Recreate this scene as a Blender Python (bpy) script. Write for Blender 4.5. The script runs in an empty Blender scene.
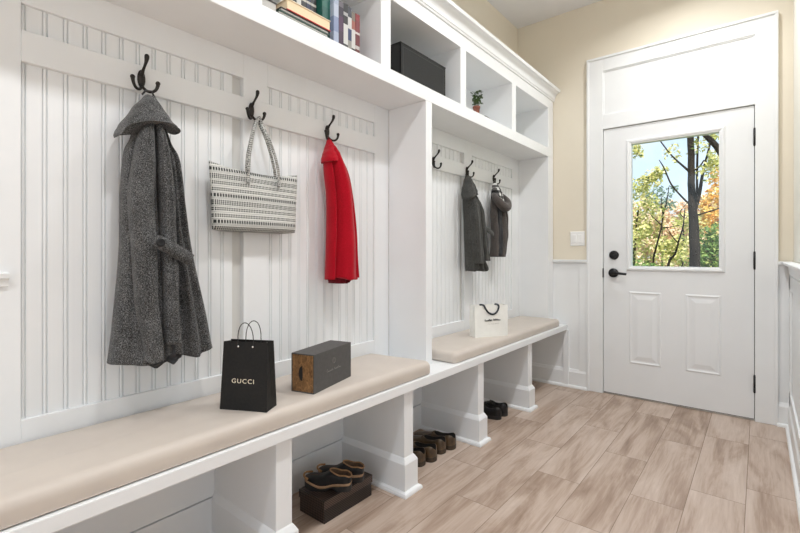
import bpy, bmesh, math, random
from mathutils import Vector, Matrix

random.seed(7)
R = math.radians
scene = bpy.context.scene
C = scene.collection

# ------------------------------------------------------------------ materials
def N(nt, typ, **kw):
    n = nt.nodes.new(typ)
    for k, v in kw.items():
        setattr(n, k, v)
    return n

def mth(nt, op, a, b=None, c=None):
    n = nt.nodes.new('ShaderNodeMath'); n.operation = op
    for i, v in enumerate((a, b, c)):
        if v is None: continue
        if isinstance(v, (int, float)): n.inputs[i].default_value = v
        else: nt.links.new(v, n.inputs[i])
    return n.outputs[0]

def ramp(nt, fac, stops, interp='LINEAR'):
    n = nt.nodes.new('ShaderNodeValToRGB'); n.color_ramp.interpolation = interp
    el = n.color_ramp.elements
    while len(el) < len(stops): el.new(0.5)
    for e, (p, c) in zip(el, stops):
        e.position = p; e.color = (c[0], c[1], c[2], 1)
    nt.links.new(fac, n.inputs[0])
    return n.outputs[0]

def new_mat(name, col=(.8, .8, .8), rough=.5, metal=0.0, spec=.5):
    m = bpy.data.materials.new(name); m.use_nodes = True
    nt = m.node_tree; b = nt.nodes['Principled BSDF']
    b.inputs['Base Color'].default_value = (*col, 1)
    b.inputs['Roughness'].default_value = rough
    b.inputs['Metallic'].default_value = metal
    b.inputs['Specular IOR Level'].default_value = spec
    return m, nt, b

def coords(nt, scale=(1, 1, 1), which='Object'):
    t = N(nt, 'ShaderNodeTexCoord'); mp = N(nt, 'ShaderNodeMapping')
    mp.inputs['Scale'].default_value = scale
    nt.links.new(t.outputs[which], mp.inputs[0])
    return mp.outputs[0]

def noise(nt, vec, scale, detail=3, rough=.5, dist=0.0):
    n = N(nt, 'ShaderNodeTexNoise')
    n.inputs['Scale'].default_value = scale; n.inputs['Detail'].default_value = detail
    n.inputs['Roughness'].default_value = rough; n.inputs['Distortion'].default_value = dist
    nt.links.new(vec, n.inputs['Vector'])
    return n.outputs[0]

def bump(nt, b, h, strength=.3, dist=.002):
    n = N(nt, 'ShaderNodeBump'); n.inputs['Strength'].default_value = strength
    n.inputs['Distance'].default_value = dist
    nt.links.new(h, n.inputs['Height']); nt.links.new(n.outputs[0], b.inputs['Normal'])

def simple(name, c1, c2=None, scale=40, rough=.5, bumps=.0, metal=0.0, spec=.5, stretch=(1, 1, 1), detail=3, lo=.35, hi=.65):
    m, nt, b = new_mat(name, c1, rough, metal, spec)
    v = coords(nt, stretch)
    n = noise(nt, v, scale, detail)
    if c2: nt.links.new(ramp(nt, n, [(lo, c1), (hi, c2)]), b.inputs['Base Color'])
    if bumps: bump(nt, b, n, bumps)
    return m

M = {}
M['trim'] = simple('white_trim_paint', (.80, .815, .82), (.82, .835, .84), 6, .42)
M['cabinet'] = simple('white_cabinet_paint', (.80, .815, .825), (.82, .835, .845), 5, .38)
M['door'] = simple('white_door_paint', (.78, .795, .805), (.80, .815, .825), 5, .4)
M['backing'] = simple('grey_recess_board', (.66, .655, .63), (.69, .685, .66), 8, .7)
M['beige'] = simple('beige_wall_paint', (.755, .695, .58), (.775, .715, .595), 3, .75, .03)
M['cream'] = simple('cream_wall', (.80, .77, .69), (.81, .78, .70), 3, .75, .03)  # lighter than the beige wall colour
M['ceiling'] = simple('white_ceiling_paint', (.78, .78, .80), (.80, .80, .82), 3, .85, .03)
M['bronze'] = simple('dark_bronze', (.022, .019, .017), (.035, .03, .027), 60, .38, .05, .6)
M['black_metal'] = simple('matte_black_metal', (.012, .012, .013), (.018, .018, .02), 60, .45, 0, .4)
M['cushion'] = simple('tan_leatherette', (.55, .49, .435), (.58, .52, .46), 9, .48, .04)
M['black_paper'] = simple('black_paper', (.008, .0075, .007), (.012, .011, .010), 120, .6, .05, 0, .3)
M['gold'] = simple('pale_gold_foil', (.85, .76, .58), (.9, .82, .66), 50, .35, 0, .3)
M['cord'] = simple('black_cord', (.012, .012, .012), (.03, .03, .03), 400, .6)
M['white_paper'] = simple('white_paper', (.80, .80, .76), (.83, .83, .79), 30, .6)
M['ribbon'] = simple('black_ribbon', (.012, .018, .025), (.03, .04, .05), 90, .3)
M['ink'] = simple('dark_print', (.05, .05, .05), (.08, .08, .08), 90, .6)
M['box_grey'] = simple('charcoal_board', (.062, .060, .058), (.075, .072, .07), 90, .55, .05)
M['box_print'] = simple('grey_print', (.17, .165, .155), (.2, .19, .18), 90, .5)
M['dark_hole'] = simple('slot_shade', (.01, .009, .008), (.014, .012, .01), 40, .8)
M['bin'] = simple('charcoal_canvas', (.010, .0105, .010), (.020, .021, .020), 500, .85, .3)
M['terracotta'] = simple('terracotta', (.22, .075, .05), (.28, .10, .065), 60, .7, .1)
M['soil'] = simple('soil', (.03, .022, .016), (.06, .045, .03), 200, .9, .4)
M['leaf'] = simple('pot_leaf', (.03, .07, .02), (.09, .15, .05), 90, .5)
M['stick'] = simple('dark_stick', (.03, .026, .022), (.06, .05, .04), 90, .6)
M['switch'] = simple('white_plastic', (.86, .86, .85), (.88, .88, .87), 20, .3)
M['shoe_brown'] = simple('brown_leather', (.055, .034, .018), (.105, .066, .034), 28, .38, .12)
M['shoe_black'] = simple('black_leather', (.006, .006, .0065), (.013, .013, .014), 40, .45, .1, 0, .35)
M['lining_dark'] = simple('dark_lining', (.012, .010, .009), (.02, .017, .015), 90, .8)
M['lining_tan'] = simple('tan_lining', (.28, .15, .065), (.38, .215, .10), 60, .6)
M['clog_inside'] = simple('shadowy_brown_lining', (.045, .024, .012), (.12, .065, .03), 50, .7)
M['sole_brown'] = simple('brown_sole', (.035, .024, .014), (.055, .038, .022), 60, .6)
M['sole_black'] = simple('black_sole', (.012, .011, .011), (.02, .019, .018), 60, .6)
M['tan_edge'] = simple('tan_midsole', (.30, .18, .10), (.37, .235, .135), 60, .6)
M['red'] = None
M['bark'] = simple('dark_bark', (.006, .005, .0045), (.022, .018, .015), 9, 1, .6, 0, .1, stretch=(1, 1, .25))
M['grass'] = simple('grass', (.10, .16, .035), (.30, .34, .10), 3, .9, .3)
M['exterior'] = simple('house_siding', (.6, .6, .6), (.65, .65, .65), 4, .7)

def tweed(name, dark, mid, light, scale=330):
    m, nt, b = new_mat(name, mid, .9, 0, .15)
    v = coords(nt)
    n1 = noise(nt, v, scale, 2, .7)
    n2 = noise(nt, v, 14, 2)
    f = mth(nt, 'ADD', mth(nt, 'MULTIPLY', n1, .85), mth(nt, 'MULTIPLY', n2, .15))
    nt.links.new(ramp(nt, f, [(.38, dark), (.5, mid), (.64, light)]), b.inputs['Base Color'])
    b.inputs['Sheen Weight'].default_value = .15
    bump(nt, b, n1, .6, .002)
    return m
M['tweed'] = tweed('grey_tweed_wool', (.018, .018, .018), (.06, .06, .06), (.21, .21, .21))
M['wool_dark'] = tweed('charcoal_wool', (.026, .026, .024), (.056, .056, .052), (.092, .092, .086), 260)
M['wool_brown'] = tweed('taupe_wool', (.052, .045, .042), (.080, .070, .065), (.112, .10, .094), 260)
M['red'] = tweed('red_fabric', (.33, .0005, .008), (.38, .001, .011), (.43, .002, .015), 200)
M['red_dark'] = tweed('dark_red_lining', (.10, .002, .006), (.13, .004, .010), (.18, .01, .02), 200)
M['lining_and_slit'] = simple('grey_lining_and_slit_shade', (.016, .017, .02), (.03, .031, .035), 60, .5)  # coat lining and loops, also the shade strip in the taupe jacket

def gingham():
    m, nt, b = new_mat('black_white_check', (.5, .5, .5), .85)
    v = coords(nt); s = N(nt, 'ShaderNodeSeparateXYZ'); nt.links.new(v, s.inputs[0])
    a = mth(nt, 'GREATER_THAN', mth(nt, 'FRACT', mth(nt, 'MULTIPLY', s.outputs[1], 24)), .5)
    c = mth(nt, 'GREATER_THAN', mth(nt, 'FRACT', mth(nt, 'MULTIPLY', s.outputs[2], 24)), .5)
    f = mth(nt, 'MULTIPLY', mth(nt, 'ADD', a, c), .5)
    nt.links.new(ramp(nt, f, [(0, (.75, .75, .73)), (.5, (.10, .10, .10)), (1, (.012, .012, .012))]), b.inputs['Base Color'])
    return m
M['check'] = gingham()

def tote_mat():
    m, nt, b = new_mat('black_white_woven', (.7, .7, .68), .85)
    v = coords(nt); s = N(nt, 'ShaderNodeSeparateXYZ'); nt.links.new(v, s.inputs[0])
    y, z = s.outputs[1], s.outputs[2]
    def cells(pitch, duty):
        return mth(nt, 'LESS_THAN', mth(nt, 'FRACT', mth(nt, 'DIVIDE', mth(nt, 'ADD', y, 1.0), pitch)), duty)
    def rows(zlist, h, period=.0965, off=.0):
        out = None
        fr = mth(nt, 'MULTIPLY', mth(nt, 'FRACT', mth(nt, 'DIVIDE', mth(nt, 'ADD', z, off), period)), period)
        for zc in zlist:
            k = mth(nt, 'LESS_THAN', mth(nt, 'ABSOLUTE', mth(nt, 'SUBTRACT', fr, zc)), h)
            out = k if out is None else mth(nt, 'MAXIMUM', out, k)
        return out
    off = .0965 - .034 + .010
    big = mth(nt, 'MULTIPLY', rows([.010], .0062, off=off), cells(.0100, .68))
    small = mth(nt, 'MULTIPLY', rows([.0285, .0355, .0525, .0595, .0735, .080, .0865], .0027, off=off), cells(.0068, .64))
    thin = mth(nt, 'MULTIPLY', rows([.0195, .044, .0665, .0935, .001], .0008, off=off), .6)
    f = mth(nt, 'MAXIMUM', mth(nt, 'MAXIMUM', big, small), thin)
    n = noise(nt, v, 500, 2)
    f = mth(nt, 'MULTIPLY', f, mth(nt, 'ADD', mth(nt, 'MULTIPLY', n, .5), .65))
    nt.links.new(ramp(nt, f, [(0, (.66, .66, .625)), (.9, (.02, .025, .025))]), b.inputs['Base Color'])
    bump(nt, b, n, .5, .002)
    return m
M['tote'] = tote_mat()

def strap_mat():
    m, nt, b = new_mat('woven_strap', (.6, .6, .58), .85)
    v = coords(nt); s = N(nt, 'ShaderNodeSeparateXYZ'); nt.links.new(v, s.inputs[0])
    k = mth(nt, 'LESS_THAN', mth(nt, 'FRACT', mth(nt, 'DIVIDE', s.outputs[2], .0085)), .45)
    n = noise(nt, v, 240, 2)
    f = mth(nt, 'MULTIPLY', k, mth(nt, 'GREATER_THAN', n, .47))
    f = mth(nt, 'MAXIMUM', f, mth(nt, 'MULTIPLY', mth(nt, 'GREATER_THAN', noise(nt, v, 420, 2), .52), .8))
    nt.links.new(ramp(nt, f, [(0, (.60, .60, .57)), (1, (.05, .05, .05))]), b.inputs['Base Color'])
    return m
M['strap'] = strap_mat()

def woven_box():
    m, nt, b = new_mat('brown_woven_board', (.04, .025, .018), .5)
    v = coords(nt)
    s = N(nt, 'ShaderNodeSeparateXYZ'); nt.links.new(v, s.inputs[0])
    q = mth(nt, 'ADD', s.outputs[0], mth(nt, 'ADD', s.outputs[1], s.outputs[2]))
    p = mth(nt, 'SUBTRACT', s.outputs[1], mth(nt, 'ADD', s.outputs[0], mth(nt, 'MULTIPLY', s.outputs[2], -1)))
    a = mth(nt, 'SINE', mth(nt, 'MULTIPLY', q, 310)); c = mth(nt, 'SINE', mth(nt, 'MULTIPLY', p, 310))
    f = mth(nt, 'ADD', mth(nt, 'MULTIPLY', mth(nt, 'MULTIPLY', a, c), .5), .5)
    nt.links.new(ramp(nt, f, [(.30, (.006, .004, .003)), (.75, (.085, .055, .043))]), b.inputs['Base Color'])
    bump(nt, b, f, .4, .002)
    return m
M['woven'] = woven_box()

def cork():
    m, nt, b = new_mat('brown_burl_wood', (.25, .13, .05), .5)
    v = coords(nt, (1, 1, .6)); n = noise(nt, v, 90, 4, .65, 1.2)
    nt.links.new(ramp(nt, n, [(.33, (.10, .045, .014)), (.52, (.23, .115, .04)), (.68, (.36, .19, .075))]), b.inputs['Base Color'])
    return m
M['burl'] = cork()

def floor_mat():
    m, nt, b = new_mat('wood_look_plank', (.45, .33, .25), .36, 0, .4)
    t = N(nt, 'ShaderNodeTexCoord'); at = N(nt, 'ShaderNodeAttribute'); at.attribute_name = 'plank'
    off = N(nt, 'ShaderNodeVectorMath', operation='MULTIPLY'); off.inputs[1].default_value = (13, 17, 9)
    nt.links.new(at.outputs['Vector'], off.inputs[0])
    add = N(nt, 'ShaderNodeVectorMath', operation='ADD')
    nt.links.new(t.outputs['Object'], add.inputs[0]); nt.links.new(off.outputs[0], add.inputs[1])
    mp = N(nt, 'ShaderNodeMapping'); mp.inputs['Scale'].default_value = (5.5, 1.0, 1)
    nt.links.new(add.outputs[0], mp.inputs[0])
    n1 = noise(nt, mp.outputs[0], 1.7, 5, .58, .8)
    mp2 = N(nt, 'ShaderNodeMapping'); mp2.inputs['Scale'].default_value = (42, 2.2, 1)
    nt.links.new(add.outputs[0], mp2.inputs[0])
    n2 = noise(nt, mp2.outputs[0], 2.0, 4, .6, .6)
    f = mth(nt, 'ADD', mth(nt, 'MULTIPLY', n1, .72), mth(nt, 'MULTIPLY', n2, .28))
    sep = N(nt, 'ShaderNodeSeparateXYZ'); nt.links.new(at.outputs['Vector'], sep.inputs[0])
    f = mth(nt, 'ADD', f, mth(nt, 'MULTIPLY', mth(nt, 'SUBTRACT', sep.outputs[0], .5), .10))
    nt.links.new(ramp(nt, f, [(.30, (.25, .172, .124)), (.42, (.37, .273, .21)), (.52, (.475, .372, .303)), (.66, (.565, .465, .395))]), b.inputs['Base Color'])
    b.inputs['Roughness'].default_value = .42
    bump(nt, b, n2, .08, .001)
    return m
M['plank'] = floor_mat()
M['grout'] = simple('grout', (.23, .17, .13), (.26, .2, .155), 60, .9)

def leaf_mat(name, cols, trans=.45):
    m = bpy.data.materials.new(name); m.use_nodes = True; nt = m.node_tree
    b = nt.nodes['Principled BSDF']; out = nt.nodes['Material Output']
    at = N(nt, 'ShaderNodeAttribute'); at.attribute_name = 'tint'
    n = len(cols)
    c = ramp(nt, at.outputs['Fac'], [(i / (n - 1), k) for i, k in enumerate(cols)])
    nt.links.new(c, b.inputs['Base Color']); b.inputs['Roughness'].default_value = .6
    tr = N(nt, 'ShaderNodeBsdfTranslucent'); nt.links.new(c, tr.inputs[0])
    mx = N(nt, 'ShaderNodeMixShader'); mx.inputs[0].default_value = trans
    nt.links.new(b.outputs[0], mx.inputs[1]); nt.links.new(tr.outputs[0], mx.inputs[2])
    nt.links.new(mx.outputs[0], out.inputs[0])
    return m
M['lf_yellow'] = leaf_mat('yellow_green_leaves', [(.16, .22, .06), (.42, .44, .14), (.66, .60, .26), (.80, .74, .48)])
M['lf_green'] = leaf_mat('green_leaves', [(.03, .08, .025), (.10, .20, .05), (.22, .34, .09), (.45, .50, .18)])
M['lf_orange'] = leaf_mat('orange_leaves', [(.42, .16, .03), (.70, .36, .08), (.78, .55, .18), (.75, .66, .34)])
M['lf_blue'] = leaf_mat('grey_green_leaves', [(.09, .14, .12), (.20, .28, .24), (.38, .46, .40)])
M['lf_haze'] = leaf_mat('hazed_autumn_leaves', [(.62, .42, .30), (.74, .56, .42), (.80, .68, .52), (.70, .64, .40)])  # autumn colours paled, distance haze painted into the leaves

def glass_mat():
    m, nt, b = new_mat('clear_glass', (1, 1, 1), 0)
    out = nt.nodes['Material Output']
    g = N(nt, 'ShaderNodeBsdfGlossy'); g.inputs['Roughness'].default_value = .0
    t = N(nt, 'ShaderNodeBsdfTransparent'); t.inputs[0].default_value = (.97, .98, .98, 1)
    mx = N(nt, 'ShaderNodeMixShader'); mx.inputs[0].default_value = .02
    nt.links.new(t.outputs[0], mx.inputs[1]); nt.links.new(g.outputs[0], mx.inputs[2])
    nt.links.new(mx.outputs[0], out.inputs[0])
    return m
M['glass'] = glass_mat()

# ------------------------------------------------------------------ builders
def bm_new(): return bmesh.new()

def add_box(bm, x0, x1, y0, y1, z0, z1, bev=0.0, seg=2):
    b = bmesh.new()
    v = [b.verts.new((x, y, z)) for z in (z0, z1) for y in (y0, y1) for x in (x0, x1)]
    for f in ((0, 2, 3, 1), (4, 5, 7, 6), (0, 1, 5, 4), (2, 6, 7, 3), (0, 4, 6, 2), (1, 3, 7, 5)):
        b.faces.new([v[i] for i in f])
    if bev: bmesh.ops.bevel(b, geom=b.edges[:], offset=bev, segments=seg, affect='EDGES', profile=.5)
    merge(bm, b)

def merge(bm, b, mat=None):
    if mat is not None: bmesh.ops.transform(b, matrix=mat, verts=b.verts[:])
    mp = {}
    for v in b.verts: mp[v] = bm.verts.new(v.co)
    for f in b.faces:
        try:
            nf = bm.faces.new([mp[v] for v in f.verts]); nf.smooth = f.smooth; nf.material_index = f.material_index
        except ValueError: pass
    b.free()

def add_rings(bm, rings, closed=True, cap=True, smooth=True):
    vs = [[bm.verts.new(p) for p in r] for r in rings]
    n = len(vs[0])
    for a, b in zip(vs, vs[1:]):
        for i in range(n if closed else n - 1):
            j = (i + 1) % n
            f = bm.faces.new((a[i], a[j], b[j], b[i])); f.smooth = smooth
    if cap and closed:
        for r in (vs[0], vs[-1]):
            try: bm.faces.new(r)
            except ValueError: pass
    return vs

def add_tube(bm, pts, rad, n=10, flat=1.0, up=None):
    """tube along pts; rad a number or list; flat squashes the section along 'up'"""
    pts = [Vector(p) for p in pts]; k = len(pts)
    rads = rad if isinstance(rad, (list, tuple)) else [rad] * k
    rings = []; ref = Vector(up) if up else None
    t0 = (pts[1] - pts[0]).normalized()
    a = ref if ref else (Vector((0, 0, 1)) if abs(t0.z) < .9 else Vector((1, 0, 0)))
    for i in range(k):
        t = (pts[min(i + 1, k - 1)] - pts[max(i - 1, 0)]).normalized()
        if ref: a = ref
        a2 = (a - t * a.dot(t)).normalized(); b2 = t.cross(a2); a = a2
        rings.append([pts[i] + (a2 * math.cos(q) * flat + b2 * math.sin(q)) * rads[i] for q in [2 * math.pi * j / n for j in range(n)]])
    add_rings(bm, rings)

def catmull(keys, per):
    out = []
    k = len(keys)
    for i in range(k - 1):
        p0, p1, p2, p3 = keys[max(i - 1, 0)], keys[i], keys[i + 1], keys[min(i + 2, k - 1)]
        for s in range(per):
            t = s / per
            out.append(tuple(.5 * (2 * b + (c - a) * t + (2 * a - 5 * b + 4 * c - d) * t * t + (3 * b - a - 3 * c + d) * t ** 3)
                             for a, b, c, d in zip(p0, p1, p2, p3)))
    out.append(tuple(keys[-1]))
    return out

def add_lathe(bm, prof, c=(0, 0, 0), n=24):
    add_rings(bm, [[(c[0] + r * math.cos(2 * math.pi * j / n), c[1] + r * math.sin(2 * math.pi * j / n), c[2] + z) for j in range(n)] for r, z in prof])

def add_ball(bm, c, r, sx=1, sy=1, sz=1):
    b = bmesh.new(); bmesh.ops.create_uvsphere(b, u_segments=14, v_segments=9, radius=r)
    for f in b.faces: f.smooth = True
    merge(bm, b, Matrix.Translation(c) @ Matrix.Diagonal((sx, sy, sz, 1)))

def obj(name, bm, mat, parent=None, local=False):
    me = bpy.data.meshes.new(name)
    if parent is not None and not local:
        w = Matrix.LocRotScale(parent.location, parent.rotation_euler, None)
        if parent.parent is not None:
            w = Matrix.LocRotScale(parent.parent.location, parent.parent.rotation_euler, None) @ w
        bmesh.ops.transform(bm, matrix=w.inverted(), verts=bm.verts[:])
    bmesh.ops.recalc_face_normals(bm, faces=bm.faces[:])
    bm.to_mesh(me); bm.free()
    for m in (mat if isinstance(mat, (list, tuple)) else [mat]): me.materials.append(m)
    o = bpy.data.objects.new(name, me); C.objects.link(o)
    if parent is not None: o.parent = parent
    return o

def thing(name, label, cat, loc=(0, 0, 0), rotz=0.0, group=None):
    o = bpy.data.objects.new(name, None); C.objects.link(o)
    o.empty_display_size = .05
    o.location = loc; o.rotation_euler = (0, 0, rotz)
    o['label'] = label; o['category'] = cat
    if group: o['group'] = group
    return o

def tag(o, label, cat, group=None):
    o['label'] = label; o['category'] = cat
    if group: o['group'] = group
    return o

def dup(root, loc, rotz, label, group=None):
    r = root.copy(); C.objects.link(r); r.location = loc; r.rotation_euler = (0, 0, rotz); r['label'] = label
    if group: r['group'] = group
    for ch in list(root.children):
        c = ch.copy(); C.objects.link(c); c.parent = r
        for g in ch.children:
            d = g.copy(); C.objects.link(d); d.parent = c
    return r

def struct(name, bm, mat, parent=None):
    o = obj(name, bm, mat, parent)
    if parent is None: o['kind'] = 'structure'
    return o

def box_obj(name, dims, mat, parent=None, bev=0.0, seg=2):
    b = bm_new(); add_box(b, *dims, bev=bev, seg=seg)
    return obj(name, b, mat, parent)

def prism(bm, prof, y0, y1, axis='y'):
    """closed profile [(a, z)] swept along y (a = x) or along x (a = y)"""
    if axis == 'y': r = [[(a, y, z) for a, z in prof] for y in (y0, y1)]
    else: r = [[(y, a, z) for a, z in prof] for y in (y0, y1)]
    add_rings(bm, r, smooth=False)

# ------------------------------------------------------------------ room shell
WX = -1.645         # left wall
WY = 3.665         # wall with the door
RX = .165          # right wall
CZ = 3.05

# floor: one mesh of staggered planks in grout
b = bm_new()
add_box(b, -1.75, 3.1, -2.7, 3.78, -.05, -.0008)
col = b.loops.layers.float_color.new('plank')
PW, PL = .2025, .768
joint = {0: 2.413, 1: 2.194, 2: 1.818, 3: 2.139}
for k in range(-16, 9):
    x1 = -.045 - PW * k; x0 = x1 - PW
    if x1 > 3.1 or x0 < -1.72: 
        if x0 < -1.9 or x1 > 3.2: continue
    j0 = joint.get(k, 2.1 + .768 * ((k * .37) % 1.0))
    for i in range(-8, 4):
        y0 = max(j0 + i * PL, -2.7); y1 = min(j0 + (i + 1) * PL, 3.78)
        if y1 - y0 < .01: continue
        g = .0013
        vs = [b.verts.new(p) for p in ((max(x0, -1.75) + g, y0 + g, 0), (x1 - g, y0 + g, 0), (x1 - g, y1 - g, 0), (max(x0, -1.75) + g, y1 - g, 0))]
        f = b.faces.new(vs); f.material_index = 1
        c = (random.random(), random.random(), random.random(), 1)
        for l in f.loops: l[col] = c
fl = obj('floor', b, [M['grout'], M['plank']]); fl['kind'] = 'structure'

b = bm_new(); add_box(b, -1.75, 3.1, -2.7, 3.80, CZ, CZ + .12); struct('ceiling', b, M['ceiling'])
b = bm_new(); add_box(b, WX - .12, WX, -2.7, 3.80, 0, CZ); struct('wall_left', b, M['beige'])
# wall with the door opening
DX0, DX1, DZ = -.938, -.021, 2.040
b = bm_new()
add_box(b, WX, DX0, WY, WY + .135, 0, CZ); add_box(b, DX1, RX + .12, WY, WY + .135, 0, CZ)
add_box(b, DX0, DX1, WY, WY + .135, DZ, CZ)
struct('wall_back', b, M['beige'])
b = bm_new(); add_box(b, RX, RX + .12, 1.75, WY, 0, CZ); struct('wall_right', b, M['cream'])
b = bm_new(); add_box(b, RX + .12, 3.1, 1.75, 1.87, 0, CZ); struct('wall_side', b, M['cream'])
# far walls behind the camera, with openings added for the fill lamps
b = bm_new()
add_box(b, 3.0, 3.1, -2.6, -1.3, 0, CZ); add_box(b, 3.0, 3.1, 1.2, 1.75, 0, CZ)
add_box(b, 3.0, 3.1, -1.3, 1.2, 0, .6); add_box(b, 3.0, 3.1, -1.3, 1.2, 2.5, CZ)
struct('wall_far', b, M['cream'])
b = bm_new()
add_box(b, WX, -1.2, -2.7, -2.6, 0, CZ); add_box(b, 1.6, 3.1, -2.7, -2.6, 0, CZ)
add_box(b, -1.2, 1.6, -2.7, -2.6, 0, .5); add_box(b, -1.2, 1.6, -2.7, -2.6, 2.6, CZ)
struct('wall_front', b, M['cream'])

# wainscot board, chair rails, baseboards
def base_profile(s, d0):   # s = direction into room, d0 = wall plane
    return [(d0, 0), (d0 + s * .030, 0), (d0 + s * .030, .010), (d0 + s * .026, .018), (d0 + s * .016, .022),
            (d0 + s * .016, .124), (d0 + s * .010, .137), (d0 + s * .007, .146), (d0, .148)]
def rail_profile(s, d0, z=1.03):
    return [(d0, z - .085), (d0 + s * .006, z - .085), (d0 + s * .012, z - .074), (d0 + s * .014, z - .035), (d0 + s * .022, z - .026),
            (d0 + s * .026, z - .020), (d0 + s * .044, z - .016), (d0 + s * .046, z - .004), (d0 + s * .042, z), (d0, z)]
def rail_small(s, d0, z=1.03):
    return [(d0, z - .028), (d0 + s * .010, z - .026), (d0 + s * .020, z - .018), (d0 + s * .022, z - .004), (d0 + s * .019, z), (d0, z)]

WB = WY - .008
b = bm_new(); add_box(b, WX, -1.051, WB, WY, 0, 1.01); add_box(b, .088, RX, WB, WY, 0, 1.01)
add_box(b, -1.118, -1.051, WB - .008, WB, .0, 1.0, .002)
struct('trim_1', b, M['trim'])                                     # white boarding on the door wall
b = bm_new(); prism(b, base_profile(-1, WB), -1.60, -1.2, 'x'); prism(b, base_profile(-1, WB), -1.2, -1.052, 'x'); prism(b, base_profile(-1, WB), .088, RX - .016, 'x')
struct('baseboard_back', b, M['trim'])
b = bm_new(); prism(b, rail_small(-1, WB), -1.328, -1.052, 'x'); prism(b, rail_small(-1, WB), .088, RX - .02, 'x')
struct('trim_2', b, M['trim'])                                     # chair rail, door wall
b = bm_new(); add_box(b, RX - .010, RX, 1.75, WB, 0, .95)
for y0 in (3.55, 2.62):                                            # stiles of the boarding
    add_box(b, RX - .02, RX - .010, y0, y0 + .09, .148, .945, .002)
add_box(b, RX - .02, RX - .010, 1.75, WB, .855, .945, .002)
add_box(b, RX - .02, RX - .010, 1.75, WB, .148, .225, .002)
struct('trim_3', b, M['trim'])
b = bm_new(); prism(b, base_profile(-1, RX - .010), 1.75, WB, 'y'); struct('baseboard_right', b, M['trim'])
b = bm_new(); prism(b, rail_profile(-1, RX - .010), 1.75, WB, 'y'); struct('trim_4', b, M['trim'])

# door casing with the blank panel above the door
CY = WY - .022
b = bm_new()
CX0, CX1, CT = -1.051, .088, 2.588
add_box(b, CX0, DX0, CY, WY, 0, CT, .002); add_box(b, DX1, CX1, CY, WY, 0, CT, .002)
add_box(b, DX0, DX1, CY + .0005, WY, 2.490, CT - .0005, .001); add_box(b, DX0, DX1, CY + .0005, WY, DZ, 2.150, .001)
add_box(b, DX0, DX1, WY - .008, WY, 2.15, 2.49)
# raised edge band round the outside
add_box(b, CX0 - .006, CX1 + .006, CY - .010, WY, CT - .004, CT + .014, .003)
add_box(b, CX0 - .006, CX0 + .012, CY - .008, WY, 0, CT, .003); add_box(b, CX1 - .012, CX1 + .006, CY - .008, WY, 0, CT, .003)
# small beads inside the panel
add_box(b, DX0, DX1, WY - .015, WY - .008, 2.482, 2.49); add_box(b, DX0, DX1, WY - .013, WY - .008, 2.15, 2.156)
add_box(b, DX0, DX0 + .008, WY - .013, WY - .008, 2.15, 2.49); add_box(b, DX1 - .008, DX1, WY - .013, WY - .008, 2.15, 2.49)
# jamb and stop
add_box(b, DX0 - .0005, DX0 + .0006, WY, WY + .135, 0, DZ); add_box(b, DX1 - .0006, DX1 + .0005, WY, WY + .135, 0, DZ)
add_box(b, DX0, DX0 + .02, WY + .045, WY + .075, 0, DZ); add_box(b, DX1 - .02, DX1, WY + .045, WY + .075, 0, DZ)
add_box(b, DX0, DX1, WY + .045, WY + .075, DZ - .02, DZ)
struct('trim_5', b, M['trim'])
b = bm_new(); add_box(b, DX0, DX1, WY - .004, WY + .135, 0, .010, .003); struct('trim_6', b, simple('threshold_metal', (.42, .40, .37), (.48, .46, .43), 30, .4, 0, .5))

# door
SY0, SY1 = 3.656, 3.700
door = bpy.data.objects.new('door_1', None); C.objects.link(door); door.location = (-.4795, 3.678, .013)
door['kind'] = 'structure'; door['label'] = 'white entry door with a tall clear window above two raised panels'
gx0, gx1, gz0, gz1 = -.741, -.209, .988, 1.897
b = bm_new()
add_box(b, -.934, gx0 - .012, SY0, SY1, .014, 2.035); add_box(b, gx1 + .012, -.025, SY0, SY1, .014, 2.035)
add_box(b, gx0 - .012, gx1 + .012, SY0, SY1, .014, gz0 - .012); add_box(b, gx0 - .012, gx1 + .012, SY0, SY1, gz1 + .012, 2.035)
obj('door_slab', b, M['door'], door)
def ring_profile(bm, x0, x1, z0, z1, prof, y, cap=True):
    """concentric rectangles: prof = [(inset, height towards the room)]"""
    rings = []
    for i, h in prof:
        rings.append([(x0 + i, y - h, z0 + i), (x1 - i, y - h, z0 + i), (x1 - i, y - h, z1 - i), (x0 + i, y - h, z1 - i)])
    vs = [[bm.verts.new(p) for p in r] for r in rings]
    for a, c in zip(vs, vs[1:]):
        for k in range(4): bm.faces.new((a[k], a[(k + 1) % 4], c[(k + 1) % 4], c[k]))
    if cap: bm.faces.new(vs[-1])
for x0, x1 in ((-.757, -.546), (-.400, -.197)):
    b = bm_new(); ring_profile(b, x0, x1, .259, .797, [(0, -.001), (.004, .003), (.010, .005), (.016, .002), (.020, .0008), (.030, .0008), (.058, .006), (.060, .006)], SY0)
    obj('raised_panel', b, M['door'], door)
b = bm_new()
for y, s in ((SY0, 1), (SY1, -1)):
    ring_profile(b, gx0 - .034, gx1 + .034, gz0 - .036, gz1 + .034, [(0, -.001 * s), (.003, .009 * s), (.012, .012 * s), (.022, .010 * s), (.026, .006 * s), (.034, .004 * s), (.034, -.018 * s)], y, False)
wf = obj('window_frame', b, M['door'], door)
b = bm_new(); add_box(b, gx0 - .008, gx1 + .008, 3.676, 3.680, gz0 - .008, gz1 + .008); obj('window_pane', b, M['glass'], door)
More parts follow.
